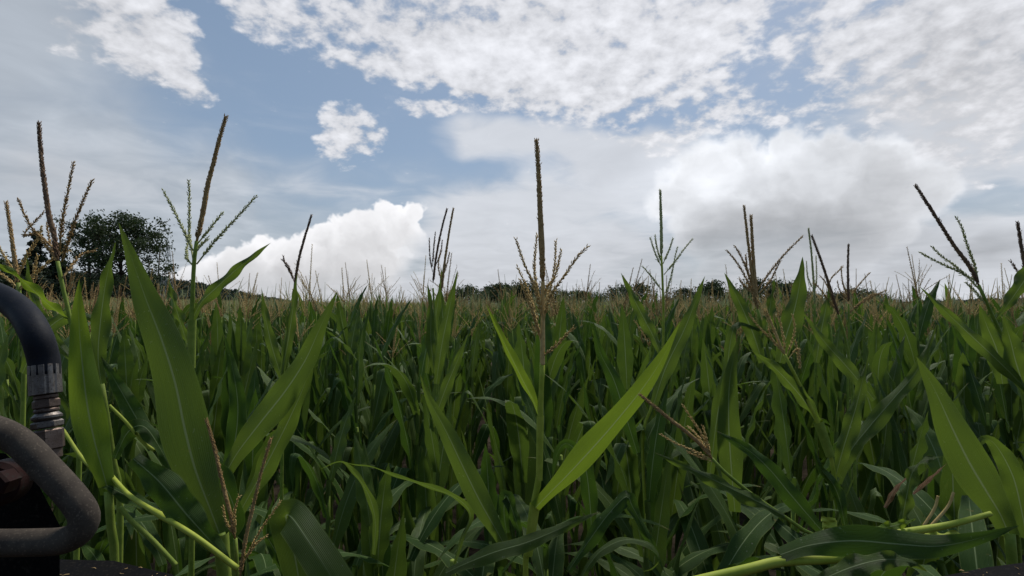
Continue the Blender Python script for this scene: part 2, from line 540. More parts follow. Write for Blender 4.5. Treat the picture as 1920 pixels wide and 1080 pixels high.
def copy_tree(o, parent=None):
    c = o.copy()
    C.objects.link(c)
    if parent:
        c.parent = parent
    for ch in list(o.children):
        copy_tree(ch, c)
    return c


# ------------------------------------------------------------------ lie of the land
def sstep(a, b, x):
    t = np.clip((np.asarray(x, float) - a) / (b - a), 0, 1)
    return t * t * (3 - 2 * t)


def land(x, y):
    x, y = np.asarray(x, float), np.asarray(y, float)
    rise = np.maximum(0, -x - 6)
    return 0.020 * rise * sstep(8, 60, y) * np.exp(-np.maximum(0, y - 130) / 400) + 0.25 * np.sin(x * 0.05 + 1) * sstep(15, 70, y)


def grid_mesh(name, xs, ys, hfun, mat):
    X, Y = np.meshgrid(xs, ys)
    Z = hfun(X, Y)
    V = np.stack([X, Y, Z], -1).reshape(-1, 3)
    nx, ny = len(xs), len(ys)
    i, j = np.meshgrid(np.arange(ny - 1), np.arange(nx - 1), indexing='ij')
    Q = np.stack([i * nx + j, i * nx + j + 1, (i + 1) * nx + j + 1, (i + 1) * nx + j], -1).reshape(-1, 4)
    mb = MB()
    mb.add(V, Q)
    return mb.obj(name, mat)


def soil_material():
    m, g, out = material("soil")
    pos = g.node('ShaderNodeNewGeometry').outputs['Position']
    n = g.noise(pos, 9.0, 6.0, 0.65)
    big = g.noise(pos, 0.05, 3.0)
    dist = g.node('ShaderNodeVectorMath', operation='LENGTH')
    g.put(dist.inputs[0], pos)
    col = g.mix(g.ss(n, 0.3, 0.7), (0.035, 0.026, 0.018), (0.085, 0.065, 0.045))
    grass = g.mix(g.ss(big, 0.4, 0.6), (0.05, 0.09, 0.025), (0.09, 0.12, 0.04))
    col = g.mix(g.ss(dist.outputs[1], 150, 230), col, grass)
    g.l.new(principled(g, col, 0.95, 0.1, 0.0, bump(g, n, 0.9, 0.03)), out.inputs[0])
    return m


M_SOIL = soil_material()
spread = np.concatenate([-np.geomspace(3000, 12, 34), np.linspace(-10, 10, 21), np.geomspace(12, 3000, 34)])
tag(grid_mesh("ground", spread, spread, land, M_SOIL), kind='structure')


# ------------------------------------------------------------------ maize plants of the stand
def leaf_line(rng, z, phi, elev, length, droop, kink, n):
    """Centre line of a leaf that leaves the stalk at height z and bends over under its weight."""
    ts = np.linspace(0, 1, n)
    e = elev - droop * ts ** 1.6
    if kink:
        k0, amount = kink
        e = e - amount * sstep(k0 - 0.035, k0 + 0.035, ts)
    h = phi + rng.uniform(-0.25, 0.25) * ts
    d = np.stack([np.cos(e) * np.cos(h), np.cos(e) * np.sin(h), np.sin(e)], 1)
    step = length / (n - 1)
    P = np.vstack([[0, 0, 0], np.cumsum((d[:-1] + d[1:]) / 2 * step, 0)])
    P = P + np.array([0.008 * math.cos(phi), 0.008 * math.sin(phi), z])
    tw = rng.uniform(-0.5, 0.5) * ts
    S = np.stack([-np.sin(h + tw), np.cos(h + tw), 0.35 * np.sin(tw)], 1)
    return P, S


def plan_plant(rng):
    """Everything random about one plant, so that it can be built fine or coarse."""
    top = rng.uniform(1.80, 1.98)
    phi = rng.uniform(0, 2 * np.pi)
    zs, z = [], top
    while z > 0.55 and len(zs) < 9:
        zs.append(z)
        z -= rng.uniform(0.14, 0.20)
    leaves = []
    for i, z in enumerate(zs):
        k = min(i / 4, 1.0)
        upright = rng.random() < 0.80 - 0.25 * k
        leaves.append(dict(z=z, phi=phi + (i % 2) * np.pi + rng.normal(0, 0.22), elev=R(rng.uniform(74, 87) if upright else rng.uniform(66, 80)),
                           length=(0.38 + 0.46 * k) * rng.uniform(0.85, 1.15), droop=R(rng.uniform(2, 24) if upright else rng.uniform(35, 85)),
                           kink=(rng.uniform(0.40, 0.68), R(rng.uniform(120, 158))) if (i > 0 and rng.random() < 0.42) else None,
                           width=(0.084 + 0.040 * k) * rng.uniform(0.85, 1.15), fold=rng.uniform(0.08, 0.30), wave=rng.uniform(0.003, 0.009),
                           phase=rng.uniform(0, 6), seed=int(rng.integers(1 << 30)), mat=rng.random()))
    bend = rng.normal(0, 0.035, 2)
    neck = top + rng.uniform(0.20, 0.38)
    spike = rng.uniform(0.24, 0.36)
    lean = rng.normal(0, 0.13, 2)
    br = []
    for i in range(int(rng.integers(3, 8))):
        br.append((neck + rng.uniform(-0.05, 0.05), rng.uniform(0, 2 * np.pi), R(rng.uniform(18, 48)), rng.uniform(0.13, 0.24), R(rng.uniform(-20, 30))))
    return dict(top=top, leaves=leaves, neck=neck, spike=spike, lean=lean, branches=br, bend=bend, seed=int(rng.integers(1 << 30)))


def stalk_line(p, n):
    z = np.linspace(0, p['neck'], n)
    return np.stack([p['bend'][0] * (z / 2) ** 2, p['bend'][1] * (z / 2) ** 2, z], 1)


def offset_at(p, z):
    return np.array([p['bend'][0] * (z / 2) ** 2, p['bend'][1] * (z / 2) ** 2, 0])


def tassel_lines(p, n=8):
    t = np.linspace(0, 1, n)[:, None]
    base = np.array([0, 0, p['neck']]) + offset_at(p, p['neck'])
    d = np.array([p['lean'][0], p['lean'][1], 1.0])
    spike = base + t * p['spike'] * d
    lines = []
    for z, a, e, L, c in p['branches']:
        th = e + c * t[:, 0]
        dd = np.stack([np.sin(th) * math.cos(a), np.sin(th) * math.sin(a), np.cos(th)], 1)
        P = np.vstack([[0, 0, 0], np.cumsum((dd[:-1] + dd[1:]) / 2 * L / (n - 1), 0)])
        lines.append(P + np.array([0, 0, z]) + offset_at(p, z))
    return spike, lines


def fine_plant(p, label, tassel_mat, group, bare=False, spread_=0.0):
    """One plant as a thing: stalk, leaves and tassel are its parts."""
    root = empty("maize_plant", (0, 0, 0), label, "maize plant", group)
    rng = np.random.default_rng(p['seed'])
    st = stalk_line(p, 22)
    if bare:
        st = st[st[:, 2] < p['top'] - 0.02]
    mb = MB()
    rad = np.interp(st[:, 2], [0, 1.2, p['top'], p['neck']], [0.013, 0.010, 0.0065, 0.0035])
    for q in p['leaves']:
        rad = rad + 0.0016 * np.exp(-((st[:, 2] - q['z']) / 0.02) ** 2)
    tube(mb, st, rad, 7)
    mb.obj("stalk", M_STALK, root)
    for q in p['leaves']:
        r2 = np.random.default_rng(q['seed'])
        P, S = leaf_line(r2, q['z'], q['phi'], q['elev'], q['length'], q['droop'], q['kink'], 22)
        mb = MB()
        blade(mb, P + offset_at(p, q['z']), S, q['width'], q['fold'], q['wave'], 4.5, q['phase'], 5)
        tube(mb, [st[0] * 0 + offset_at(p, q['z']) + [0, 0, q['z'] - 0.09], offset_at(p, q['z']) + [0, 0, q['z'] + 0.004]], [0.0085, 0.0105], 7, False)
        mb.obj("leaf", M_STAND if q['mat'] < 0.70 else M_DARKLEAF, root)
    if bare:
        return root
    spike, lines = tassel_lines(p)
    mb = MB()
    tube(mb, spike, np.linspace(0.0032, 0.0012, len(spike)), 5)
    spikelets(mb, spike, 0.0038, rng, 80, 0.013, 0.0026)
    t = mb.obj("tassel", tassel_mat, root)
    mb = MB()
    for ln in lines:
        tube(mb, ln, np.linspace(0.0014, 0.0007, len(ln)), 4)
        spikelets(mb, ln, 0.0014, rng, 24, 0.013, 0.0025, 0.4, 0.2)
    mb.obj("tassel_branches", tassel_mat, t)
    return root


def coarse_plant(p, level):
    """The same plant as arrays for the far part of the field: level 1 is nearer than level 2."""
    mb, kinds = MB(), []
    leaf_n, cross = ((9, 3), (5, 2), (4, 2))[level - 1]
    for i, q in enumerate(p['leaves']):
        if level == 2 and i > 4 or level == 3 and i > 2:
            break
        P, S = leaf_line(np.random.default_rng(q['seed']), q['z'], q['phi'], q['elev'], q['length'], q['droop'], q['kink'] if level == 1 else None, leaf_n)
        n0 = sum(len(a) for a in mb.q)
        blade(mb, P + offset_at(p, q['z']), S, q['width'] * (1, 1.15, 1.5)[level - 1], q['fold'], 0, cross=cross)
        kinds.append((sum(len(a) for a in mb.q) - n0, (0 if q['mat'] < 0.62 else (1 if q['mat'] < 0.9 else 2)) if level == 1 else (2 if q['mat'] < 0.7 else 8)))
    nleafq = sum(k[0] for k in kinds)
    if level == 1:
        tube(mb, stalk_line(p, 4), [0.012, 0.01, 0.007, 0.0035], 4, False)
    spike, lines = tassel_lines(p, 4)
    thick = (1.15, 1.6, 2.8)[level - 1]
    tubes = [(spike, 0.0055 * thick)] + [(ln, 0.0030 * thick) for ln in lines[:(6, 4, 3)[level - 1]]]
    n1 = sum(len(a) for a in mb.q)
    for ln, r in tubes:
        k = len(ln)
        tube(mb, ln, np.linspace(r, r * 0.3, k), 3, False)
    nq = sum(len(a) for a in mb.q)
    V, Q, T, UQ, UT = mb.arrays()
    mats = np.concatenate([np.full(a, b) for a, b in kinds] + [np.full(n1 - nleafq, 3), np.full(nq - n1, 4 + p['seed'] % 4)])
    return V, Q, UQ, mats


STAND = np.random.default_rng(11)
PLANS = [plan_plant(STAND) for _ in range(14)]


def sown(rng, y0, y1, per_m2, margin=3.0, slope=1.03):
    """Plants in rows that run away from the harvester, thinned to the wanted density."""
    n = int(per_m2 * (slope * (y1 ** 2 - y0 ** 2) + 2 * margin * (y1 - y0)))
    y = np.sqrt(rng.uniform(y0 ** 2, y1 ** 2, n * 2))
    x = rng.uniform(-1, 1, n * 2) * (slope * y + margin)
    row = np.round(x / 0.75) * 0.75 + rng.normal(0, 0.10, n * 2)
    k = rng.permutation(n * 2)[:n]
    return row[k], y[k]


def field(name, bands, kind):
    rng = np.random.default_rng(5)
    Vs, Qs, Us, Ms, base = [], [], [], [], 0
    for level, y0, y1, dens in bands:
        xs, ys = sown(rng, y0, y1, dens)
        pick = rng.integers(0, len(PLANS), len(xs))
        for k, p in enumerate(PLANS):
            V, Q, U, M = coarse_plant(p, level)
            idx = np.where(pick == k)[0]
            if not len(idx):
                continue
            a = rng.uniform(0, 2 * np.pi, len(idx))
            s = rng.normal(1.0, 0.035, len(idx)) + 0.03 * np.sin(xs[idx] * 0.21 + ys[idx] * 0.13)
            c, sn = np.cos(a) * s, np.sin(a) * s
            X = V[None, :, 0] * c[:, None] - V[None, :, 1] * sn[:, None] + xs[idx][:, None]
            Y = V[None, :, 0] * sn[:, None] + V[None, :, 1] * c[:, None] + ys[idx][:, None]
            Z = V[None, :, 2] * s[:, None] + land(xs[idx], ys[idx])[:, None]
            Vs.append(np.stack([X, Y, Z], -1).reshape(-1, 3))
            off = base + np.arange(len(idx)) * len(V)
            Qs.append((Q[None] + off[:, None, None]).reshape(-1, 4))
            Us.append(np.broadcast_to(U[None], (len(idx),) + U.shape).reshape(-1, 4, 2))
            Ms.append(np.tile(M, len(idx)))
            base += len(idx) * len(V)
    me = mesh_from(name, (np.concatenate(Vs), np.concatenate(Qs), np.zeros((0, 3), int), np.concatenate(Us), np.zeros((0, 3, 2))),
                   [M_STAND, M_DARKLEAF, M_LEAF, M_STALK, M_STRAW, M_GREENISH, M_STRAW, M_STRAW, M_YOUNG], True, np.concatenate(Ms))
    o = bpy.data.objects.new(name, me)
    C.objects.link(o)
    tag(o, "wide field of maize stretching away to the trees", "maize field", None, kind)
    return o


field("maize_field", [(1, 5.6, 16, 8.5), (2, 16, 50, 4.5), (3, 50, 175, 1.3)], 'stuff')

# individual plants near the harvester
GROUP = "maize plants of the dense stand"
LABELS = {1: "leafy green maize plant in the dense ranks right behind the front row of big leaves",
          2: "green tasselled maize plant deeper in the stand, beyond the leafy ranks behind the front row"}
protos = {}
rng = np.random.default_rng(23)
spots = []
tries = 0
while len(spots) < 275 and tries < 20000:
    tries += 1
    y = math.sqrt(rng.uniform(1.6 ** 2, 6.0 ** 2))
    x = rng.uniform(-1, 1) * (1.04 * y + 0.25)
    x = round(x / 0.375) * 0.375 + rng.normal(0, 0.09)
    if all((x - a) ** 2 + (y - b) ** 2 > 0.17 ** 2 for a, b in spots):
        spots.append((x, y))
spots.sort(key=lambda q: q[1])
for i, (x, y) in enumerate(spots):
    band = 1 if y < 2.9 else 2
    k = (i * 5 + 3 * band) % len(PLANS)
    if (k, band) not in protos:
        o = fine_plant(PLANS[k], LABELS[band],  (M_BROWN, M_STRAW, M_STRAW, M_BROWN)[k % 4], GROUP + (" behind the front row" if band == 1 else " farther back"), band == 1)
        protos[(k, band)] = o
    else:
        o = copy_tree(protos[(k, band)])
    s = rng.normal(1.0 if band == 1 else 1.01, 0.042) * (0.90 + 0.10 * float(sstep(1.7, 3.0, y)))
    o.location = (x, y, 0)
    o.rotation_euler = (rng.normal(0, 0.035), rng.normal(0, 0.035), rng.uniform(0, 2 * math.pi))
    o.scale = (s, s, s)

# low plants without tassels that fill the shade between the big ones, right in front of the header
rng = np.random.default_rng(77)
low = []
for k in range(3):
    p = plan_plant(np.random.default_rng(300 + k))
    for i, q in enumerate(p['leaves']):
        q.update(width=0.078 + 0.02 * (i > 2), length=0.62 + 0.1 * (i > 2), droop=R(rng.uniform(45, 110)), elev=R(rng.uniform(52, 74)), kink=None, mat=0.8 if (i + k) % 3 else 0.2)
    low.append(p)
first = []
for i in range(34):
    y = 1.12 + 0.95 * (i * 0.618 % 1.0)
    x = (-1.02 + 2.04 * ((i * 0.382 + 0.13) % 1.0)) * (y + 0.12)
    if x < -0.62 * y and y < 1.4:
        continue
    k = i % 3
    if len(first) <= k:
        o = fine_plant(low[k], "low maize plant without tassel, dark in the shade under the big front leaves", None, "low shaded maize plants under the front row", True)
        first.append(o)
    else:
        o = copy_tree(first[k])
    top = CAM_Z - y * rng.uniform(0.30, 0.44)
    s = top / 2.25
    o.location = (x, y, 0)
    o.rotation_euler = (rng.normal(0, 0.08), rng.normal(0, 0.08), rng.uniform(0, 2 * math.pi))
    o.scale = (1.0, 1.0, s)


# ------------------------------------------------------------------ the big plants of the front row, each modelled on its own
class Big:
    """A maize plant close to the harvester. Points are (px, py, metres ahead); everything hangs on one Empty at its root."""

    def __init__(self, label, root_px, d, name="maize_plant", cat="maize plant", group="big maize plants of the front row", on_ground=True, py=900):
        p = at(root_px, py, d)
        self.base = np.array([p.x, p.y, 0.0 if on_ground else p.z])
        self.root = empty(name, self.base, label, cat, group)
        self.rng = np.random.default_rng(int(root_px * 7 + d * 100))

    def pts(self, pts, n):
        return spline([np.array(at(*p)) for p in pts], n) - self.base

    def stalk(self, pts, r0, r1, mat=None, ground=True, nodes=()):
        P = [np.array(at(*p)) for p in pts]
        if ground:
            low = P[0]
            k = max(0.0, low[2])
            P = [np.array([self.base[0], self.base[1], 0.0]), (np.array([self.base[0], self.base[1], 0.0]) * 0.4 + low * 0.6)] + P
        L = spline(P, 60) - self.base
        rad = np.linspace(r0, r1, 60)
        for q in nodes:
            c = np.array(at(*q)) - self.base
            rad = rad + 0.30 * rad * np.exp(-(np.linalg.norm(L - c, axis=1) / 0.018) ** 2)
        mb = MB()
        tube(mb, L, rad, 12)
        mb.obj("stalk", mat or M_STALK, self.root)
        return self

    def leaf(self, pts, width, roll=0.0, roll2=None, fold=0.22, mat=None, wave=0.008, freq=3.5, shape='leaf', curl=0.0, sheath=None, label=None, cross=9):
        n = 44
        P = self.pts(pts, n)
        T = unit(np.gradient(P, axis=0))
        view = unit(P + self.base - np.array([0, 0, CAM_Z]))
        S0 = unit(np.cross(T, view))
        N0 = np.cross(S0, T)
        r = np.linspace(R(roll), R(roll if roll2 is None else roll2), n)[:, None]
        S = S0 * np.cos(r) + N0 * np.sin(r)
        mb = MB()
        blade(mb, P, S, width, fold, wave, freq, self.rng.uniform(0, 6), cross, shape, curl)
        if sheath:
            L = self.pts(sheath[0], 10)
            sm = MB()
            tube(sm, L, np.linspace(sheath[1], sheath[1] * 1.15, 10), 10, False)
        o = mb.obj("leaf", mat or M_LEAF, self.root)
        if sheath:
            sm.obj("sheath", M_CUT if mat is M_YOUNG else M_STALK, o)
        if label:
            o['label'] = label
        return self

    def tassel(self, spike, r, branches=(), mat=None, bmat=None, dens=1.0, br=0.0016, sz=1.0):
        L = self.pts(spike, 30)
        mb = MB()
        tube(mb, L, np.concatenate([np.linspace(r * 0.5, r, 8), np.linspace(r, r * 0.45, 22)]), 8)
        length = float(np.linalg.norm(np.diff(L, axis=0), axis=1).sum())
        spikelets(mb, L, r, self.rng, int(950 * length * dens / sz), 0.0125 * sz, 0.0022 * sz, 0.27, 0.02)
        t = mb.obj("tassel", mat or M_BROWN, self.root)
        for b in branches:
            P = self.pts(b, 18)
            mb = MB()
            tube(mb, P, np.linspace(br, br * 0.45, 18), 6)
            length = float(np.linalg.norm(np.diff(P, axis=0), axis=1).sum())
            spikelets(mb, P, br, self.rng, int(330 * length * dens / sz) + 6, 0.0135 * sz, 0.0027 * sz, 0.34, 0.12)
            mb.obj("tassel_branch", bmat or mat or M_BROWN, t)
        return self


def px(d, *pts):
    return [(p[0], p[1], d if len(p) == 2 else p[2]) for p in pts]


# A: thick brown tassels at the far left
a = Big("tall maize plant left of the big leaves, with a thick dark brown many-branched tassel", 150, 1.35)
a.stalk(px(1.35, (150, 760), (135, 620), (118, 540), (108, 490)), 0.011, 0.0045)
a.tassel(px(1.35, (108, 490), (101, 440), (92, 405), (84, 350), (77, 290), (73, 230)), 0.0062,
         [px(1.35, (112, 470), (116, 420, 1.33), (126, 365, 1.32), (138, 305, 1.31)), px(1.35, (116, 490), (132, 440, 1.30), (150, 390, 1.28), (173, 338, 1.27)),
          px(1.35, (108, 490), (82, 455, 1.33), (55, 420, 1.30), (34, 374, 1.28)), px(1.35, (105, 470), (70, 440, 1.38), (45, 440, 1.40), (82, 398, 1.42)),
          px(1.35, (118, 520), (150, 480, 1.4), (178, 470, 1.42)), px(1.35, (112, 500), (95, 460, 1.4), (88, 420, 1.42))], M_PURPLE, M_BROWN, br=0.0026)
a.leaf(px(1.35, (128, 600), (90, 570, 1.3), (40, 525, 1.26), (-30, 480, 1.22)), 0.03, 50, 40, 0.3, M_YOUNG)
a.leaf(px(1.40, (140, 680), (105, 640), (75, 590), (55, 530), (50, 476)), 0.034, 15, 25)
a2 = Big("maize plant with a pale bushy tassel at the left edge above the black hose", 40, 1.45)
a2.stalk(px(1.45, (45, 700), (40, 600), (34, 530)), 0.011, 0.005)
a2.tassel(px(1.45, (34, 530), (28, 490), (21, 440), (12, 380)), 0.0052,
          [px(1.45, (34, 520), (50, 480), (70, 450), (78, 425)), px(1.45, (30, 520), (8, 480), (-10, 450)), px(1.45, (36, 540), (70, 510), (105, 480), (130, 470)),
           px(1.45, (34, 540), (10, 520), (-15, 500)), px(1.45, (36, 545), (60, 520), (70, 480))], M_BROWN, M_STRAW, br=0.0022)
a2.leaf(px(1.40, (42, 700), (70, 640), (110, 600), (150, 590), (200, 610)), 0.05, 30, 10)

# B: plant with the slanting spike and the three big sword leaves
b = Big("maize plant with a tall slanting tassel and long sharp leaf pointing right", 368, 1.32)
b.stalk(px(1.32, (362, 860), (360, 700), (358, 640), (361, 560), (364, 490), (369, 452)), 0.011, 0.0048, nodes=px(1.32, (361, 590),))
b.tassel(px(1.32, (369, 452), (375, 424), (383, 385), (389, 350), (401, 302), (413, 255), (424, 218)), 0.0062,
         [px(1.32, (362, 470), (346, 436), (326, 395), (317, 378), (307, 359)), px(1.32, (362, 485), (355, 440, 1.36), (355, 383, 1.36), (354, 338, 1.36)),
          px(1.32, (369, 495), (403, 452, 1.30), (440, 412, 1.28), (479, 369, 1.27)), px(1.32, (372, 455), (391, 432), (402, 418), (416, 400)),
          px(1.32, (370, 470), (380, 456), (390, 447)), px(1.32, (364, 500), (352, 486), (350, 470, 1.36), (353, 450, 1.38))], M_BROWN, M_GREENISH, br=0.0022)
b.leaf(px(1.32, (360, 600), (378, 566), (407, 538), (448, 501), (480, 476), (508, 455)), 0.036, 30, 10, 0.35, M_LEAF, sheath=(px(1.32, (359, 690), (360, 600)), 0.009))
b.leaf(px(1.36, (356, 660), (340, 610), (325, 560), (316, 520)), 0.03, 50, 30)

l1 = Big("maize plant with the broadest upright leaf, sword shaped, left of the slanting tassel", 425, 0.98)
l1.stalk(px(0.98, (428, 1180), (422, 1060), (414, 1000)), 0.010, 0.008)
l1.leaf(px(0.98, (415, 1010), (394, 955), (366, 880), (346, 803), (329, 721), (304, 640), (274, 562), (247, 485), (222, 416)), 0.094, 8, 18, 0.16, M_LEAF, 0.005, 2.5, sheath=(px(0.98, (422, 1100), (414, 1000)), 0.012))
l1.leaf(px(1.02, (418, 1040), (440, 960), (400, 880), (340, 830), (280, 790)), 0.05, 55, 30, mat=M_DARKLEAF)
l2 = Big("maize plant with a single broad yellowish upright leaf beside the hose fitting", 205, 0.95)
l2.stalk(px(0.95, (214, 1120), (208, 990), (203, 921)), 0.010, 0.007)
l2.leaf(px(0.95, (204, 925), (192, 880), (178, 830), (164, 762), (154, 680), (149, 620), (147, 570), (149, 522)), 0.058, 5, -8, 0.12, M_YOUNG, 0.006, 2.2, curl=0.02)
l3 = Big("maize plant with two narrow upright leaves behind the broadest leaf", 205, 1.15)
l3.stalk(px(1.15, (225, 1000), (210, 850), (190, 720)), 0.010, 0.006)
l3.leaf(px(1.15, (190, 720), (184, 670), (188, 607), (199, 526), (217, 452)), 0.042, 10, 30, 0.2)
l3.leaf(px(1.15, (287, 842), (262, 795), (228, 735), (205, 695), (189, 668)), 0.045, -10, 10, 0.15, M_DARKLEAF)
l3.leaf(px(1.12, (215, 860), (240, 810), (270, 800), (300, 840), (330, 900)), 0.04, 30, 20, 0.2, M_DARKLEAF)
l3.stalk(px(1.12, (290, 845), (270, 830), (235, 790), (205, 760)), 0.004, 0.003, M_CUT, ground=False)
l4 = Big("maize plant whose broad leaf leans right, between slanting tassel and lone dark spike", 425, 1.25)
l4.stalk(px(1.25, (440, 1100), (430, 980), (424, 880)), 0.011, 0.008)
l4.leaf(px(1.25, (424, 885), (448, 845), (490, 790), (535, 733), (572, 676), (600, 615), (633, 545)), 0.078, 20, 5, 0.2, M_LEAF, 0.007, sheath=(px(1.25, (432, 990), (424, 880)), 0.011))
l4.leaf(px(1.30, (450, 960), (500, 870), (545, 780), (575, 710), (590, 650)), 0.06, 25, 20, 0.2)
l4.leaf(px(1.28, (420, 900), (440, 830), (446, 760), (436, 690), (420, 625)), 0.05, -10, 0, 0.2, M_DARKLEAF)

# C, D: spikes between the slanting tassel and the middle
c = Big("maize plant with one thin almost black tassel spike above a narrow upright leaf", 535, 2.0)
c.stalk(px(2.0, (530, 800), (545, 620), (553, 530)), 0.011, 0.004)
c.tassel(px(2.0, (553, 530), (560, 488), (570, 450), (584, 404)), 0.0048, [px(2.0, (553, 525), (535, 495), (531, 480)), px(2.0, (552, 530), (541, 500), (529, 487))], M_PURPLE)
c.leaf(px(1.98, (528, 700), (540, 640), (549, 580), (557, 512)), 0.046, 15, 30)
c.leaf(px(2.02, (532, 720), (510, 650), (497, 590), (490, 540)), 0.05, 10, 30)
d_ = Big("maize plant with twin brown tassel spikes side by side above tall narrow leaves", 820, 2.3)
d_.stalk(px(2.3, (820, 760), (818, 640), (812, 540)), 0.011, 0.004)
d_.tassel(px(2.3, (812, 530), (818, 480), (828, 430), (838, 392)), 0.0045, [px(2.3, (811, 510), (806, 480), (805, 448)), px(2.3, (811, 500), (813, 470), (816, 437)), px(2.3, (816, 500), (826, 475), (829, 452))], M_PURPLE)
d_.tassel(px(2.25, (828, 545), (834, 490), (843, 430), (850, 391)), 0.0050, [px(2.25, (830, 520), (838, 495), (843, 474)), px(2.25, (829, 530), (822, 500), (826, 470))], M_BROWN)
d_.leaf(px(2.25, (818, 720), (828, 650), (840, 590), (858, 506)), 0.062, 10, 20)
d_.leaf(px(2.3, (815, 700), (808, 640), (808, 580), (802, 530)), 0.055, -15, -30)
d_.leaf(px(2.35, (800, 700), (812, 620), (822, 560), (829, 500)), 0.05, 20, 40)
d_.leaf(px(2.1, (810, 800), (835, 730), (858, 675), (878, 625)), 0.055, 15, 10)

# E: the plant in the middle
e = Big("maize plant in the middle with the tallest upright tassel and two leaves forming a V", 1000, 1.22)
e.stalk(px(1.22, (985, 1100), (992, 1010), (999, 950), (1011, 890), (1013, 783), (1017, 680)), 0.0095, 0.0060, M_CUT, nodes=px(1.22, (1012, 905), (1013, 783)))
e.tassel(px(1.22, (1018, 530), (1016, 470), (1013, 400), (1010, 330), (1006, 262)), 0.0078,
         [px(1.22, (1017, 600), (1003, 540, 1.20), (985, 500, 1.18), (967, 448, 1.17)), px(1.22, (1018, 610), (1030, 560, 1.2), (1060, 515, 1.18), (1080, 485, 1.17), (1102, 462, 1.16)),
          px(1.22, (1017, 590), (1008, 550), (1002, 500, 1.24), (1007, 440, 1.26)), px(1.22, (1016, 640), (1000, 590, 1.2), (985, 550, 1.19), (975, 525, 1.18)),
          px(1.22, (1016, 650), (1005, 600, 1.25), (990, 545, 1.27), (970, 500, 1.28)), px(1.22, (1018, 580), (1032, 540, 1.26), (1040, 500, 1.28), (1042, 452, 1.3)),
          px(1.22, (1018, 668), (1040, 650, 1.2), (1058, 632, 1.19), (1076, 614, 1.18)), px(1.22, (1017, 570), (1025, 540), (1040, 520), (1052, 470))], M_BROWN, M_STRAW, 1.0, 0.0020)
e.stalk(px(1.22, (1017, 684), (1017.5, 620), (1018, 570), (1018, 528)), 0.0061, 0.0046, M_STRAW, False)
e.leaf(px(1.20, (1004, 952), (1030, 925), (1062, 893), (1104, 848), (1150, 796), (1205, 728), (1243, 670), (1276, 601)), 0.074, -32, -25, 0.24, M_YOUNG, 0.004, 2.2, sheath=(px(1.22, (990, 1040), (1003, 945)), 0.0112))
e.leaf(px(1.18, (952, 1032), (930, 993), (900, 940), (868, 875), (836, 808), (805, 750), (787, 700)), 0.062, 4, 8, 0.30, M_LEAF, 0.004, 2.5)
e.leaf(px(1.22, (1013, 785), (1000, 752), (976, 705), (948, 648), (911, 570)), 0.036, 40, 15, 0.55, M_YOUNG, 0.002, sheath=(px(1.22, (1011, 900), (1013, 780)), 0.0078))
e.leaf(px(1.0, (836, 1074), (870, 1058), (925, 1036), (985, 1018), (1030, 1000), (1075, 980), (1126, 959)), 0.040, 30, 15, 0.2, M_LEAF, 0.003)
e.leaf(px(1.2, (950, 1000), (945, 960), (950, 930), (975, 1000), (985, 1030)), 0.035, 10, 10, 0.2, M_DARKLEAF)
ar = Big("maize plant with narrow strap leaves arching over left of the middle plant", 880, 1.25)
ar.stalk(px(1.25, (862, 1180), (850, 1080), (848, 1050)), 0.009, 0.006)
ar.leaf(px(1.25, (850, 1062), (866, 1010), (882, 966), (862, 938), (815, 916), (754, 897), (701, 877), (662, 871), (636, 862)), 0.026, 50, 70, 0.2, M_LEAF, 0.002, 5)
ar.leaf(px(1.27, (700, 1040), (704, 990), (700, 955), (688, 922), (664, 886), (640, 866), (600, 880)), 0.026, 30, 60, 0.2, M_LEAF, 0.003)
ar2 = Big("maize plant with curled ribbon leaves in the dark below the leaning V leaf", 1100, 1.15)
ar2.stalk(px(1.15, (1095, 1200), (1085, 1090)), 0.009, 0.007)
ar2.leaf(px(1.1, (1086, 1092), (1104, 1060), (1129, 1031), (1172, 1012), (1215, 1020), (1237, 1046), (1225, 1066), (1204, 1072)), 0.032, 40, 70, 0.2, M_LEAF, 0.002)
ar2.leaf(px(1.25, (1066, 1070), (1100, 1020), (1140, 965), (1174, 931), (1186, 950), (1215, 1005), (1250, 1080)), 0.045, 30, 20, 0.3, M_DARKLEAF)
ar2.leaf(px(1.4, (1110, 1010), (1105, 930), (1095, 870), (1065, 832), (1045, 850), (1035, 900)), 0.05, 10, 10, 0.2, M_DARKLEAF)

# F: the pale green tassel
f = Big("slender maize plant with a pale green tassel spike and short branches, right of middle", 1250, 1.95)
f.stalk(px(1.95, (1205, 850), (1222, 760), (1240, 680), (1244, 600), (1242, 520), (1240, 480)), 0.0095, 0.004, M_CUT)
f.tassel(px(1.95, (1240, 480), (1240, 430), (1239, 395), (1238, 357)), 0.0058,
         [px(1.95, (1240, 500), (1230, 478), (1222, 455), (1219, 446)), px(1.95, (1241, 495), (1233, 470), (1228, 442)), px(1.95, (1243, 495), (1254, 470), (1262, 447)),
          px(1.95, (1245, 515), (1266, 490), (1282, 468), (1298, 449)), px(1.95, (1242, 545), (1228, 527), (1216, 512), (1205, 500)), px(1.95, (1246, 560), (1258, 520), (1266, 480), (1270, 465))], M_GREENISH, M_GREENISH, 1.0, 0.0018)
f.leaf(px(1.9, (1238, 660), (1222, 625), (1196, 575), (1164, 511)), 0.052, -20, -10, 0.25)
f.leaf(px(1.85, (1225, 760), (1248, 690), (1282, 620), (1302, 570), (1322, 517)), 0.066, 15, 10, 0.22)
f.leaf(px(1.8, (1195, 850), (1170, 770), (1150, 710), (1125, 660), (1112, 600)), 0.065, -5, -10, 0.2, M_DARKLEAF)

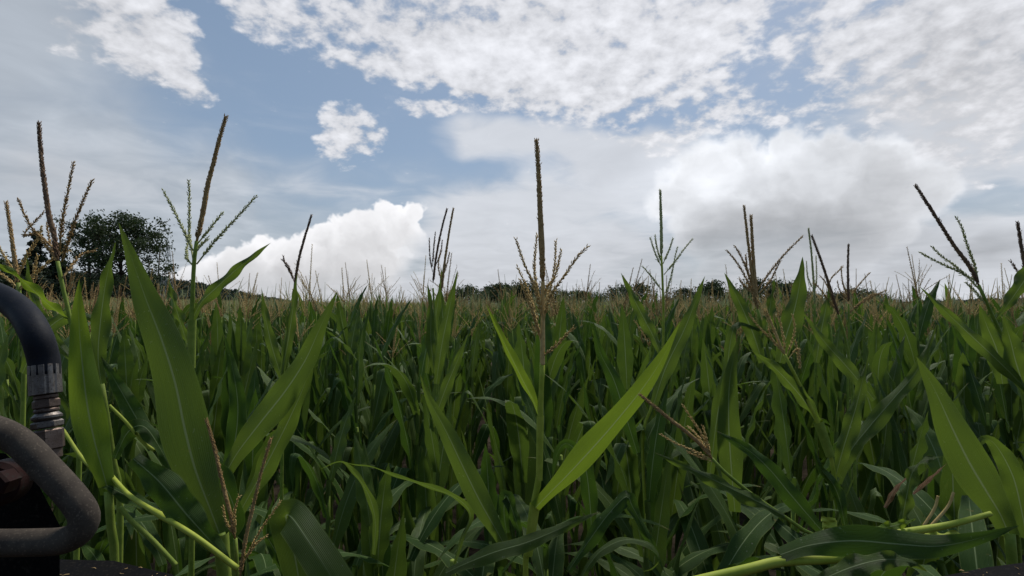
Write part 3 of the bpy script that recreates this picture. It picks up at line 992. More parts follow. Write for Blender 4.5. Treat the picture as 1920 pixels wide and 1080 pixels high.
# G: ochre double spike and the sword leaf
g_ = Big("maize plant with a thick ochre double spike and one long arching tassel branch", 1440, 1.75)
g_.stalk(px(1.75, (1460, 780), (1440, 660), (1420, 580)), 0.011, 0.005)
g_.tassel(px(1.75, (1420, 580), (1415, 520), (1411, 460), (1408, 404)), 0.0062,
          [px(1.75, (1416, 560), (1398, 520), (1380, 490), (1363, 470)), px(1.75, (1410, 530), (1398, 500), (1388, 478), (1378, 462)), px(1.75, (1420, 545), (1440, 515), (1470, 478), (1504, 444)),
           px(1.75, (1412, 540), (1402, 510), (1398, 478)), px(1.75, (1424, 550), (1445, 525), (1462, 490)), px(1.75, (1410, 550), (1395, 535), (1386, 522))], M_BROWN, M_BROWN, br=0.0023)
g_.tassel(px(1.75, (1416, 570), (1408, 500), (1401, 440), (1395, 386)), 0.0048, [], M_BROWN)
g_.leaf(px(1.7, (1462, 680), (1474, 630), (1487, 590), (1498, 540), (1505, 481)), 0.078, 8, 25, 0.2)
g_.leaf(px(1.7, (1430, 680), (1412, 625), (1388, 570), (1358, 511)), 0.058, -15, -10, 0.25)
g_.leaf(px(1.7, (1430, 650), (1440, 600), (1446, 560), (1452, 520)), 0.04, 20, 40, 0.25)
g_.leaf(px(1.7, (1330, 900), (1345, 780), (1362, 700), (1368, 650), (1378, 612), (1400, 608), (1435, 622), (1470, 640)), 0.055, 10, 40, 0.25, M_LEAF)
g_.leaf(px(1.65, (1378, 960), (1370, 860), (1366, 780), (1370, 700), (1388, 625)), 0.085, 5, 5, 0.1, M_LEAF)

# H: leaning brown spike and bushy neighbour
h = Big("maize plant with a leaning brown tassel spike, tip towards the ochre double spike", 1600, 2.1)
h.stalk(px(2.1, (1600, 780), (1590, 660), (1572, 590)), 0.011, 0.005)
h.tassel(px(2.1, (1572, 590), (1558, 545), (1540, 490), (1522, 442)), 0.0056, [px(2.1, (1565, 560), (1548, 530), (1538, 518)), px(2.1, (1562, 570), (1555, 530), (1580, 500)), px(2.1, (1570, 585), (1540, 545), (1525, 530))], M_PURPLE, M_BROWN)
h.leaf(px(2.1, (1530, 680), (1540, 620), (1548, 580), (1556, 532)), 0.055, 15, 30)
h.leaf(px(2.0, (1640, 750), (1590, 690), (1545, 640), (1505, 585)), 0.06, -20, -10, 0.25)
h2 = Big("maize plant with a slim dark spike and spreading side branches, near the leaning spike", 1600, 2.3)
h2.stalk(px(2.3, (1590, 760), (1592, 650), (1591, 570)), 0.010, 0.004)
h2.tassel(px(2.3, (1591, 565), (1590, 520), (1590, 490), (1591, 459)), 0.0050, [px(2.3, (1590, 560), (1580, 530), (1577, 500)), px(2.3, (1592, 560), (1610, 535), (1630, 512)), px(2.3, (1594, 585), (1625, 562), (1660, 545)),
                                                                                px(2.3, (1592, 585), (1630, 555), (1655, 552)), px(2.3, (1590, 565), (1575, 545), (1570, 528))], M_PURPLE, M_BROWN)
h3 = Big("maize plant with a straight thin green spike, left of the leaning brown spike", 1528, 2.6)
h3.stalk(px(2.6, (1530, 760), (1528, 640), (1528, 570)), 0.010, 0.004)
h3.tassel(px(2.6, (1528, 570), (1525, 520), (1521, 470), (1516, 429)), 0.0048, [px(2.6, (1526, 545), (1515, 520), (1512, 490)), px(2.6, (1528, 550), (1531, 520), (1530, 480))], M_GREENISH, M_GREENISH)

# I: leaning tassel at the right; J: right edge
i_ = Big("maize plant at the right with a long tassel leaning far to the left", 1910, 1.5)
i_.stalk(px(1.5, (1925, 800), (1890, 660), (1860, 590), (1835, 535)), 0.010, 0.0042)
i_.tassel(px(1.5, (1835, 535), (1818, 500), (1790, 462), (1760, 415), (1717, 348)), 0.0050,
          [px(1.5, (1835, 530), (1828, 500), (1812, 455), (1803, 425), (1793, 408)), px(1.5, (1842, 550), (1820, 525), (1790, 498), (1765, 480), (1748, 463)), px(1.5, (1828, 525), (1795, 508), (1760, 492), (1726, 474)),
           px(1.5, (1848, 570), (1830, 548), (1812, 530))], M_PURPLE, M_GREENISH, br=0.0021)
i_.leaf(px(1.45, (1930, 735), (1875, 680), (1800, 610), (1760, 572), (1724, 537)), 0.045, -25, -10, 0.3, M_LEAF)
i_.leaf(px(1.45, (1960, 470), (1925, 520), (1890, 570), (1866, 600)), 0.05, 20, 20, 0.25)
i_.leaf(px(1.5, (1880, 720), (1870, 660), (1850, 610), (1836, 570)), 0.06, -15, 0, 0.2)
i_.leaf(px(1.45, (1925, 740), (1905, 680), (1895, 640), (1880, 590)), 0.06, 15, 15, 0.2)
j = Big("maize plant at the right edge with a short dark purple spike", 1935, 1.6)
j.stalk(px(1.6, (1945, 760), (1935, 620), (1927, 540)), 0.010, 0.0045)
j.tassel(px(1.6, (1927, 540), (1920, 490), (1914, 455), (1908, 417)), 0.0052, [px(1.6, (1926, 530), (1908, 508), (1895, 490)), px(1.6, (1927, 540), (1940, 510), (1950, 470))], M_PURPLE)

# K: bowed plant with the straw coloured drooping tassel
k_ = Big("maize plant with a bowed bright green stalk ending in a drooping straw tassel", 1600, 1.25)
k_.stalk(px(1.25, (1598, 1080), (1585, 994), (1565, 900), (1557, 850), (1533, 791), (1508, 738), (1471, 665)), 0.0095, 0.0038, M_CUT, nodes=px(1.25, (1565, 893), (1532, 791)))
k_.tassel(px(1.25, (1471, 665), (1460, 640), (1448, 610), (1436, 580)), 0.0032,
          [px(1.25, (1471, 665), (1450, 640), (1425, 615), (1405, 590)), px(1.25, (1472, 668), (1470, 640), (1462, 600), (1455, 570)), px(1.25, (1474, 668), (1485, 640), (1490, 615), (1486, 590)),
           px(1.25, (1470, 664), (1445, 630), (1440, 600), (1420, 560)), px(1.25, (1476, 675), (1496, 655), (1500, 690), (1492, 640))], M_STRAW, M_STRAW, 0.8, 0.0012, 0.7)
k_.leaf(px(1.25, (1534, 790), (1512, 757), (1480, 718), (1446, 684), (1409, 657)), 0.042, 30, 10, 0.35, M_LEAF, sheath=(px(1.25, (1557, 855), (1534, 790)), 0.0105))
k_.leaf(px(1.25, (1567, 893), (1582, 838), (1603, 770), (1617, 715), (1628, 667)), 0.044, 15, 25, 0.25, M_LEAF)
k_.leaf(px(1.30, (1570, 905), (1592, 850), (1630, 800), (1680, 742), (1722, 690), (1757, 607)), 0.048, 25, 15, 0.3, M_LEAF)
k_.leaf(px(1.20, (1584, 985), (1575, 940), (1562, 908), (1540, 880), (1526, 843)), 0.045, 10, 0, 0.9, M_DARKLEAF)
k_.leaf(px(1.20, (1545, 1000), (1512, 962), (1478, 922), (1443, 880), (1402, 843), (1340, 806)), 0.052, -10, -25, 0.15, M_DARKLEAF, 0.006)

# L: fallen tassel lying across
l_ = Big("maize plant bent over with a rusty tassel pointing down left at mid height", 1560, 1.12, py=1000)
l_.stalk(px(1.12, (1560, 1040), (1524, 1007), (1471, 969), (1443, 950), (1402, 921), (1353, 880), (1335, 860)), 0.0075, 0.0036, M_STALK)
l_.tassel(px(1.12, (1335, 860), (1312, 832), (1285, 808), (1255, 785), (1200, 740)), 0.0046,
          [px(1.12, (1335, 862), (1318, 820), (1300, 790), (1280, 760)), px(1.12, (1333, 860), (1310, 820, 1.15), (1290, 800, 1.18)), px(1.12, (1336, 862), (1300, 845), (1265, 830), (1240, 815)),
           px(1.12, (1338, 866), (1315, 858), (1290, 848)), px(1.12, (1334, 858), (1325, 825), (1318, 800))], M_BROWN, M_STRAW, 0.9, 0.0013, 0.7)
l_.leaf(px(1.10, (1472, 968), (1436, 948), (1390, 925), (1341, 901), (1285, 875), (1227, 848)), 0.036, -35, -15, 0.45, M_LEAF)

# N: the broad leaf at the right and its plant
n_ = Big("maize plant with a very broad upright leaf low at the right, pale midrib", 1900, 1.05)
n_.stalk(px(1.05, (1905, 1180), (1898, 1060), (1893, 1000)), 0.011, 0.009)
n_.leaf(px(1.05, (1893, 1005), (1876, 965), (1852, 925), (1818, 868), (1787, 806), (1753, 732), (1718, 668)), 0.082, -5, -15, 0.14, M_LEAF, 0.005, 2.2)
n_.leaf(px(1.12, (1925, 1010), (1914, 950), (1898, 890), (1868, 836), (1845, 824), (1822, 850)), 0.055, 5, 10, 0.15, M_LEAF)
n_.leaf(px(1.1, (1690, 985), (1700, 930), (1710, 888), (1732, 862), (1772, 856)), 0.032, 20, 60, 0.2, M_LEAF)
n_.leaf(px(1.15, (1659, 952), (1680, 915), (1706, 890)), 0.018, 35, 70, 0.15, M_DRYLEAF, 0.001, label="withered reddish brown leaf")
n_.leaf(px(1.12, (1712, 926), (1740, 900), (1776, 868)), 0.014, 35, 70, 0.15, M_DRYLEAF, 0.001, label="withered yellowish brown leaf")

# M: the pair of tassels low at the left
m_ = Big("low maize plant with two brown tassel spikes in front of the broad leaf's base", 446, 0.92)
m_.stalk(px(0.92, (448, 1160), (446, 1090), (441, 1010)), 0.006, 0.0035, M_STALK)
m_.tassel(px(0.92, (441, 1010), (432, 965), (417, 905), (402, 840), (387, 787)), 0.0034, [px(0.92, (442, 1000), (440, 960), (448, 930)), px(0.92, (441, 1005), (425, 980), (418, 950))], M_BROWN, M_STRAW, 1.0, 0.0011, 0.6)
m_.tassel(px(0.9, (450, 1080), (459, 1020), (466, 985), (478, 935), (490, 884), (508, 822)), 0.0030, [px(0.9, (455, 1060), (485, 1000), (505, 970), (526, 940)), px(0.9, (456, 1055), (480, 1020), (500, 1005))], M_BROWN, M_STRAW, 0.9, 0.0010, 0.6)

# R: folded strap leaf
r_ = Big("short maize plant with a wide leaf sharply folded over, low left of the middle", 560, 1.08)
r_.stalk(px(1.08, (575, 1200), (565, 1120)), 0.010, 0.009)
r_.leaf(px(1.1, (566, 1125), (556, 1060), (544, 1000), (536, 968), (548, 972, 1.07), (575, 1010, 1.03), (608, 1060, 1.0), (650, 1130, 0.98)), 0.068, -12, -8, 0.1, M_LEAF, 0.002, 3, 'strap')
r_.leaf(px(1.15, (560, 1120), (520, 1040), (500, 1000), (505, 960), (515, 930)), 0.03, 10, 10, 0.3, M_DARKLEAF)

# broken and cut stalks lying in front
q = Big("bright green broken stalk slanting down to the right beside the bent tube", 215, 0.85, "broken_stalk", "maize stalk", "broken stalks lying before the header", False, 890)
q.stalk(px(0.85, (118, 806, 1.05), (160, 866, 1.02), (206, 892, 0.97), (244, 930, 0.92), (301, 966, 0.88), (367, 1007), (445, 1066)), 0.0034, 0.0046, M_CUT, False, nodes=px(0.85, (301, 966, 0.88), (206, 892, 0.97)))
q2 = Big("thin green broken stalk low beside the bent tube, under the brighter one", 225, 0.9, "broken_stalk", "maize stalk", "broken stalks lying before the header", False, 950)
q2.stalk(px(0.9, (225, 950), (244, 974), (285, 1012), (330, 1060)), 0.0040, 0.0042, M_STALK, False)
q2.leaf(px(0.88, (250, 860), (300, 905), (350, 965), (400, 1020), (440, 1062)), 0.060, -10, -20, 0.2, M_DARKLEAF)
q2.leaf(px(0.95, (190, 905), (240, 930), (310, 960), (380, 990)), 0.028, 20, 20, 0.4, M_DARKLEAF)
lie = Big("long bright green cut stalk lying across the bottom right over the dark deck", 1330, 0.80, "cut_stalk", "maize stalk", "cut stalks lying on the header", False, 1085)
lie.stalk(px(0.80, (1300, 1092), (1400, 1068), (1463, 1053), (1540, 1049), (1640, 1044)), 0.0085, 0.0065, M_CUT, False)
lie.leaf(px(0.80, (1463, 1040), (1520, 1022), (1600, 1014), (1680, 1020), (1760, 1024), (1840, 1008), (1912, 985)), 0.052, 10, -15, 0.1, M_DARKLEAF, 0.006, 2, label="dark broad blade lying flat")
lie.leaf(px(0.76, (1530, 1092), (1590, 1066), (1650, 1050), (1700, 1052), (1740, 1072)), 0.036, 20, 20, 0.2, M_LEAF)
lie2 = Big("pale green split stalk pointing right, above the dark flat leaf", 1640, 0.95, "cut_stalk", "maize stalk", "cut stalks lying on the header", False, 1003)
lie2.stalk(px(0.95, (1625, 1012), (1700, 998), (1780, 984), (1858, 963)), 0.0085, 0.0045, M_CUT, False)
lie2.leaf(px(0.95, (1630, 1002), (1660, 990), (1690, 982), (1718, 972)), 0.022, 15, 15, 0.3, M_YOUNG)
lie2.leaf(px(0.96, (1690, 1010), (1740, 1006), (1790, 1000), (1812, 1004)), 0.022, 15, 35, 0.3, M_CUT)
st = Big("bright green torn stump of a cut stalk at the foot of the bowed plant", 1560, 0.98, "cut_stalk", "maize stalk", "cut stalks lying on the header", False, 1003)
st.stalk(px(0.98, (1566, 1040), (1562, 1006), (1558, 985)), 0.010, 0.0095, M_CUT, False)
st.leaf(px(0.98, (1562, 1010), (1556, 990), (1552, 970)), 0.026, 10, 10, 0.3, M_CUT, shape='strap')
for k, (pts, lab) in enumerate([(((1732, 986), (1752, 954), (1759, 930)), "pale curled root thread, shorter of two by the lying stalk"),
                                (((1744, 988), (1777, 950), (1788, 923)), "pale curled root thread, longer of two by the lying stalk")]):
    t = Big(lab, pts[0][0], 1.0, "maize_root", "root", "pale roots by the cut stalks", False, pts[0][1])
    t.stalk(px(1.0, *pts), 0.0026, 0.0024, M_STRAW, False)


# ------------------------------------------------------------------ harvester parts at the lower left and along the bottom edge
def metal(name, a, b, rough, metalness, scale=25.0, grime=(0.02, 0.017, 0.014), spec=0.4):
    m, g, out = material(name)
    pos = g.node('ShaderNodeTexCoord').outputs['Object']
    n = g.noise(pos, scale, 5.0, 0.65)
    fine_n = g.noise(pos, scale * 12, 3.0)
    col = g.mix(g.ss(n, 0.35, 0.65), a, b)
    col = g.mix(g.ss(fine_n, 0.54, 0.72), col, grime)
    p = principled(g, col, g.ss(n, 0.2, 0.8, rough - 0.1, rough + 0.15), spec, metalness, bump(g, fine_n, 0.25, 0.0006))
    g.l.new(p, out.inputs[0])
    return m


M_RUBBER = metal("black_rubber", (0.008, 0.009, 0.013), (0.012, 0.014, 0.020), 0.6, 0.0, 40, (0.02, 0.02, 0.02), 0.16)
M_TUBE = metal("dusty_grey_tube", (0.050, 0.040, 0.032), (0.080, 0.066, 0.052), 0.85, 0.0, 45, (0.13, 0.105, 0.08), 0.15)
M_STEEL = metal("dull_steel", (0.22, 0.20, 0.185), (0.14, 0.12, 0.105), 0.48, 0.9, 60, (0.05, 0.035, 0.025))
M_RUSTY = metal("browned_steel", (0.16, 0.12, 0.10), (0.10, 0.07, 0.055), 0.5, 0.7, 60, (0.04, 0.025, 0.018))
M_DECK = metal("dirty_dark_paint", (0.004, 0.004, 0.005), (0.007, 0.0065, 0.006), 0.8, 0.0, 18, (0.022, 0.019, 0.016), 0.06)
M_MAROON = metal("faded_red_paint", (0.022, 0.007, 0.006), (0.015, 0.007, 0.006), 0.6, 0.0, 18, spec=0.12)


def prism(mb, centre, axis, r, length, sides, twist=0.0, bevel=0.0015, ridges=0):
    """Turned or hexagonal piece along an axis, with small chamfers."""
    c, ax = np.asarray(centre, float), unit(axis)
    n = sides
    ref = unit(np.cross(ax, [0.2, 0.95, 0.1]))
    oth = np.cross(ax, ref)
    th = np.linspace(0, 2 * np.pi, n, endpoint=False) + twist
    rr = np.full(n, r)
    if ridges:
        rr = r * (1 - 0.05 * (np.arange(n) % ridges == 0))
    ring = lambda z, q: c + ax * z + (rr * q)[:, None] * (np.cos(th)[:, None] * ref + np.sin(th)[:, None] * oth)
    L, k = length / 2, 1 - bevel / r
    V = np.vstack([ring(-L, k), ring(-L + bevel, 1), ring(L - bevel, 1), ring(L, k), [c - ax * L], [c + ax * L]])
    Q, T = [], []
    for s in range(3):
        for j in range(n):
            Q.append([s * n + j, s * n + (j + 1) % n, (s + 1) * n + (j + 1) % n, (s + 1) * n + j])
    for j in range(n):
        T += [[4 * n, (j + 1) % n, j], [4 * n + 1, 3 * n + j, 3 * n + (j + 1) % n]]
    mb.add(V, Q, T)


D = 0.50
f0, f1 = np.array(at(83, 684, D)), np.array(at(92, 860, D - 0.01))
root = empty("hydraulic_hose", f1, "black rubber hydraulic hose with a steel screw fitting, curving in at lower left", "hose")
axis = unit(f1 - f0)
span = float(np.linalg.norm(f1 - f0))
along = lambda s: f0 + axis * span * s - f1
mb = MB()
path = spline([np.array(at(-130, 560, D + 0.10)), np.array(at(-60, 540, D + 0.07)), np.array(at(-5, 553, D + 0.04)), np.array(at(40, 584, D + 0.02)), np.array(at(68, 628, D)), f0 - axis * 0.004, f0 + axis * 0.01], 60) - f1
tube(mb, path, 0.0124, 28)
mb.obj("hose", M_RUBBER, root)
mb = MB()
prism(mb, along(0.16), axis, 0.0126, span * 0.32, 48, 0, 0.0006, 4)
mb.obj("crimp_collar", M_STEEL, root, smooth=False)
mb = MB()
prism(mb, along(0.345), axis, 0.0094, span * 0.06, 40)
prism(mb, along(0.42), axis, 0.0109, span * 0.10, 6, 0.4)
prism(mb, along(0.49), axis, 0.0098, span * 0.05, 40)
mb.obj("neck", M_RUSTY, root, smooth=False)
mb = MB()
prism(mb, along(0.56), axis, 0.0117, span * 0.09, 40, 0, 0.003)
prism(mb, along(0.64), axis, 0.0123, span * 0.08, 6, 0.2)
mb.obj("swivel_nut", M_STEEL, root, smooth=False)
mb = MB()
prism(mb, along(0.80), axis, 0.0131, span * 0.22, 6, 0.75)
prism(mb, along(0.95), axis, 0.0101, span * 0.12, 40)
mb.obj("adapter", M_RUSTY, root, smooth=False)

D = 0.42
mb = MB()
path = spline([np.array(at(-190, 800, 0.52)), np.array(at(-90, 786, 0.47)), np.array(at(-15, 803, D)), np.array(at(40, 832, D)), np.array(at(90, 882, D)), np.array(at(134, 930, D)), np.array(at(157, 965, D)), np.array(at(154, 990, D)), np.array(at(136, 1007, D)), np.array(at(108, 1015, D)), np.array(at(60, 1017, D)), np.array(at(-20, 1018, D)), np.array(at(-160, 1018, D))], 110)
base = np.array(at(60, 1017, D))
tube(mb, path - base, 0.0106, 24)
o = mb.obj("bent_tube", M_TUBE)
o.location = base
tag(o, "dusty grey bent tube looping round in front of the hose fitting", "tube")


def slab(mb, pts, thick, direction):
    """A plate with the outline pts and real thickness."""
    P = np.asarray(pts, float)
    n = len(P)
    V = np.vstack([P, P + np.asarray(direction, float) * thick])
    c0, c1 = P.mean(0), P.mean(0) + np.asarray(direction, float) * thick
    V = np.vstack([V, c0, c1])
    T = []
    for j in range(n):
        k = (j + 1) % n
        T += [[2 * n, j, k], [2 * n + 1, n + k, n + j]]
    mb.add(V, [[j, n + j, n + (j + 1) % n, (j + 1) % n] for j in range(n)], T)


# housing behind the bent tube; its face also stands in for plant shade
base = np.array(at(20, 1000, 0.50))
root = empty("harvester_housing", base, "near-black harvester housing with a dull red boss, filling shade inside the bent tube", "harvester part")
mb = MB()
fr = [np.array(at(*q)) for q in ((-260, 835, 0.50), (10, 850, 0.50), (70, 905, 0.50), (112, 985, 0.50), (112, 1120, 0.50), (-260, 1120, 0.50))]
slab(mb, np.array(fr) - base, 0.10, (-1.0, 1, -0.75))
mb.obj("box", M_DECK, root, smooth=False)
mb = MB()
prism(mb, np.array(at(2, 905, 0.463)) - base, (0.25, -1, 0.1), 0.020, 0.026, 40, 0, 0.004)
prism(mb, np.array(at(2, 905, 0.445)) - base, (0.25, -1, 0.1), 0.011, 0.02, 6, 0.3, 0.002)
mb.obj("boss", M_MAROON, root, smooth=False)

# deck plates of the header
DECK_Z = CAM_Z - 0.36


def on_deck(x, y, lift=0.0):
    v = at(x, y, 1.0) - Vector((0, 0, CAM_Z))
    return np.array(v * ((DECK_Z + lift - CAM_Z) / v.z)) + np.array([0, 0, CAM_Z])


def deck(label, outline, name="header_deck"):
    P = np.array([on_deck(*q) for q in outline])
    base = P.mean(0)
    mb = MB()
    slab(mb, P - base, 0.02, (0, 0, -1))
    n = len(P)
    o = mb.obj(name, M_DECK, smooth=False)
    o.location = base
    bv = o.modifiers.new("bevel", 'BEVEL')
    bv.width, bv.segments = 0.003, 2
    return tag(o, label, "harvester part")


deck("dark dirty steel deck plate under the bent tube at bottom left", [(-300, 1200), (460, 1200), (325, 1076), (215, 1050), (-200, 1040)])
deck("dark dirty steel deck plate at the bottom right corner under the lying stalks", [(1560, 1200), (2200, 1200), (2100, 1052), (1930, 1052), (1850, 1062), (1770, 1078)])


rng = np.random.default_rng(2)
mb = MB()
for x0, x1, y0, y1, _, _, n in ((0, 320, 1062, 1090, 0, 0, 16), (1800, 1915, 1066, 1090, 0, 0, 7)):
    for k in range(n):
        c = on_deck(rng.uniform(x0, x1), rng.uniform(y0, y1), 0.0012)
        a = rng.uniform(0, 6.28)
        L, w = rng.uniform(0.002, 0.009), rng.uniform(0.0003, 0.0008)
        tube(mb, np.array([c, c + np.array([math.cos(a), math.sin(a), 0.15]) * L * 0.5, c + np.array([math.cos(a + 0.3), math.sin(a + 0.3), 0.1]) * L]), [w, w, w * 0.4], 4, True, 0.5)
tag(mb.obj("chaff", M_BROWN), "scattered bits of dry plant chaff on the dark deck plates", "chaff", None, 'stuff')

# unseen bulk of the machine, added behind the camera to shade the front row
shading_slabs = [("body", [(-1.7, -0.9, 0.5), (-1.7, -0.7, 2.1), (-1.5, -1.2, 2.4), (-1.5, -2.6, 3.3), (-1.5, -5.0, 3.3), (-1.7, -5.2, 0.5)], 3.4, M_MAROON),
         ("unseen_front_panel", [(-1.6, -0.55, 1.0), (-1.6, -0.55, 1.9), (-1.6, -0.72, 2.05), (-1.6, -0.72, 1.0)], 3.2, M_DECK)]
for nm, outline, wide, mt in shading_slabs:
    mb = MB()
    slab(mb, np.array(outline) - base, wide, (1, 0, 0))
    o = mb.obj(nm, mt, root, smooth=False)
    bv = o.modifiers.new("bevel", 'BEVEL')
    bv.width, bv.segments = 0.04, 3


# ------------------------------------------------------------------ trees, hills, masts behind the field
M_BARK = plain_material("bark", (0.030, 0.024, 0.018), (0.060, 0.048, 0.036), 9.0, 0.95, 0.1, None, 0.02)


def foliage_material(name, a, b, through):
    m, g, out = material(name)
    pos = g.node('ShaderNodeNewGeometry').outputs['Position']
    rnd = g.node('ShaderNodeObjectInfo').outputs['Random']
    n = g.noise(pos, 0.7, 3.0)
    n2 = g.noise(pos, 6.0, 2.0)
    f = g.m('ADD', g.ss(n, 0.3, 0.7), g.m('ADD', g.m('MULTIPLY', g.m('SUBTRACT', n2, 0.5), 0.8), g.m('MULTIPLY', g.m('SUBTRACT', rnd, 0.5), 0.6)), clamp=True)
    p = principled(g, g.mix(f, a, b), 0.6, 0.25)
    t = g.node('ShaderNodeBsdfTranslucent')
    t.inputs[0].default_value = (*through, 1)
    mx = g.node('ShaderNodeMixShader')
    mx.inputs[0].default_value = 0.2
    g.l.new(p, mx.inputs[1])
    g.l.new(t.outputs[0], mx.inputs[2])
    g.l.new(mx.outputs[0], out.inputs[0])
    return m


M_CROWN = foliage_material("broadleaf_foliage", (0.030, 0.045, 0.020), (0.060, 0.085, 0.034), (0.05, 0.08, 0.02))
M_FIR = foliage_material("conifer_foliage", (0.020, 0.032, 0.020), (0.038, 0.054, 0.030), (0.03, 0.045, 0.02))
M_WOOD = foliage_material("woodland", (0.040, 0.054, 0.034), (0.068, 0.086, 0.050), (0.03, 0.045, 0.02))
M_HILL = plain_material("hillside", (0.045, 0.060, 0.030), (0.075, 0.09, 0.045), 0.05, 0.95, 0.1)
M_MAST = plain_material("galvanised_steel", (0.20, 0.21, 0.22), (0.28, 0.29, 0.30), 5.0, 0.6, 0.3)
M_POLE = plain_material("weathered_wood", (0.07, 0.055, 0.042), (0.12, 0.095, 0.075), 5.0, 0.9, 0.1)


def leaf_cards(mb, centres, size, rng, flat=0.0):
    """Many small folded leaf clumps (two triangles each), every way round."""
    n = len(centres)
    a = unit(rng.normal(size=(n, 3)))
    b = unit(np.cross(a, rng.normal(size=(n, 3))))
    c = np.cross(a, b)
    s = size * rng.uniform(0.6, 1.3, n)[:, None]
    V = np.stack([centres - a * s, centres + b * s * 0.55 + c * s * 0.2, centres + a * s, centres - b * s * 0.55 + c * s * 0.2], 1).reshape(-1, 3)
    mb.add(V, np.arange(4 * n).reshape(n, 4))


def tree_shape(seed, height, spread_, trunk_r, clumps, per, size, bare=0.18, up=0.55, sigma=0.09):
    """Trunk with forking limbs, and leaf clumps round every twig end."""
    rng = np.random.default_rng(seed)
    wood, crown, ends = MB(), MB(), []
    top = np.array([rng.normal(0, 0.03) * height, rng.normal(0, 0.03) * height, height * 0.72])
    spine = spline([np.zeros(3), np.array([0.01, 0.0, 0.35]) * height, top], 14)
    tube(wood, spine, np.linspace(trunk_r, trunk_r * 0.25, 14), 8)
    for k in range(clumps):
        t = rng.uniform(bare, 0.98)
        p0 = spine[int(t * 13)]
        a = k * 2.4 + rng.uniform(-0.5, 0.5)
        prof = math.sin(math.pi * min(1.0, (t - bare) / (1 - bare) * 0.62 + 0.30)) ** 0.7
        L = spread_ * prof * rng.uniform(0.55, 1.0)
        d = np.array([math.cos(a), math.sin(a), up * rng.uniform(0.5, 1.3)])
        p2 = p0 + d * L
        p1 = p0 + d * L * 0.5 + np.array([0, 0, -0.05 * L])
        line = spline([p0, p1, p2], 8)
        tube(wood, line, np.linspace(trunk_r * 0.26, trunk_r * 0.05, 8), 5)
        ends += [line[-1], line[-3]]
        for _ in range(3):
            q0 = line[int(rng.integers(3, 7))]
            q1 = q0 + unit(d + rng.normal(0, 0.7, 3)) * L * rng.uniform(0.25, 0.5)
            tube(wood, np.array([q0, (q0 + q1) / 2 + rng.normal(0, 0.02, 3) * L, q1]), np.array([0.07, 0.05, 0.02]) * trunk_r, 4)
            ends.append(q1)
    for e_ in ends:
        leaf_cards(crown, e_ + rng.normal(size=(per, 3)) * np.array([1, 1, 0.7]) * spread_ * sigma * rng.uniform(0.6, 1.4), size, rng)
    return wood, crown


def conifer_shape(seed, height, spread_):
    rng = np.random.default_rng(seed)
    wood, crown = MB(), MB()
    tube(wood, np.array([[0, 0, 0], [0.05, 0, height * 0.5], [0, 0, height]]), [0.22, 0.14, 0.02], 7)
    for k in range(70):
        t = rng.uniform(0.1, 0.99)
        a = k * 2.4
        L = spread_ * (1 - t) ** 0.8 * rng.uniform(0.7, 1.1) + 0.15
        p = np.array([0, 0, t * height])
        s = np.linspace(0.15, 1, 14)[:, None]
        pts = p + s * L * np.array([math.cos(a), math.sin(a), -0.25])
        leaf_cards(crown, np.repeat(pts, 4, 0) + rng.normal(size=(56, 3)) * 0.14, 0.22, rng)
    return wood, crown


def plant_tree(shape, mats, label, px_, d, name="tree", group=None, z=None, spin=0.0):
    wood, crown = shape
    p = at(px_, 575, d)
    g0 = float(land(p.x, p.y)) if z is None else z
    r = empty(name, (p.x, p.y, g0), label, "tree", group)
    wood.obj("trunk", M_BARK, r)
    crown.obj("crown", mats, r, smooth=False)
    r.rotation_euler.z = spin
    return r


# the big airy tree at the left, 58 m away, and the dark trees beside it
plant_tree(tree_shape(3, 15.6, 5.3, 0.27, 50, 38, 0.16, 0.24, 0.75, 0.08), M_CROWN, "large airy broadleaf tree with dark feathery foliage at the left, taller than the rest", 222, 58, "broadleaf_tree")
plant_tree(tree_shape(9, 16.2, 3.4, 0.25, 30, 30, 0.15, 0.18, 0.8, 0.09), M_CROWN, "dark broadleaf tree touching the large airy tree on its left side", 163, 60, "broadleaf_tree")
plant_tree(tree_shape(5, 8.0, 2.2, 0.18, 22, 24, 0.14, 0.12, 0.6, 0.10), M_CROWN, "low round broadleaf tree under the right side of the large airy tree", 268, 62, "broadleaf_tree")
plant_tree(conifer_shape(4, 10.6, 2.4), M_FIR, "dark pointed conifer behind the bushy tassels at the left edge", 64, 62, "conifer")
plant_tree(conifer_shape(6, 9.8, 2.6), M_FIR, "dark conifer standing right of the first one, partly behind the purplish spike", 108, 66, "conifer")
plant_tree(tree_shape(12, 9.5, 3.2, 0.25, 30, 40, 0.17, 0.1, 0.5, 0.12), M_CROWN, "dark broadleaf tree cut by the left edge above the black hose", 8, 60, "broadleaf_tree")

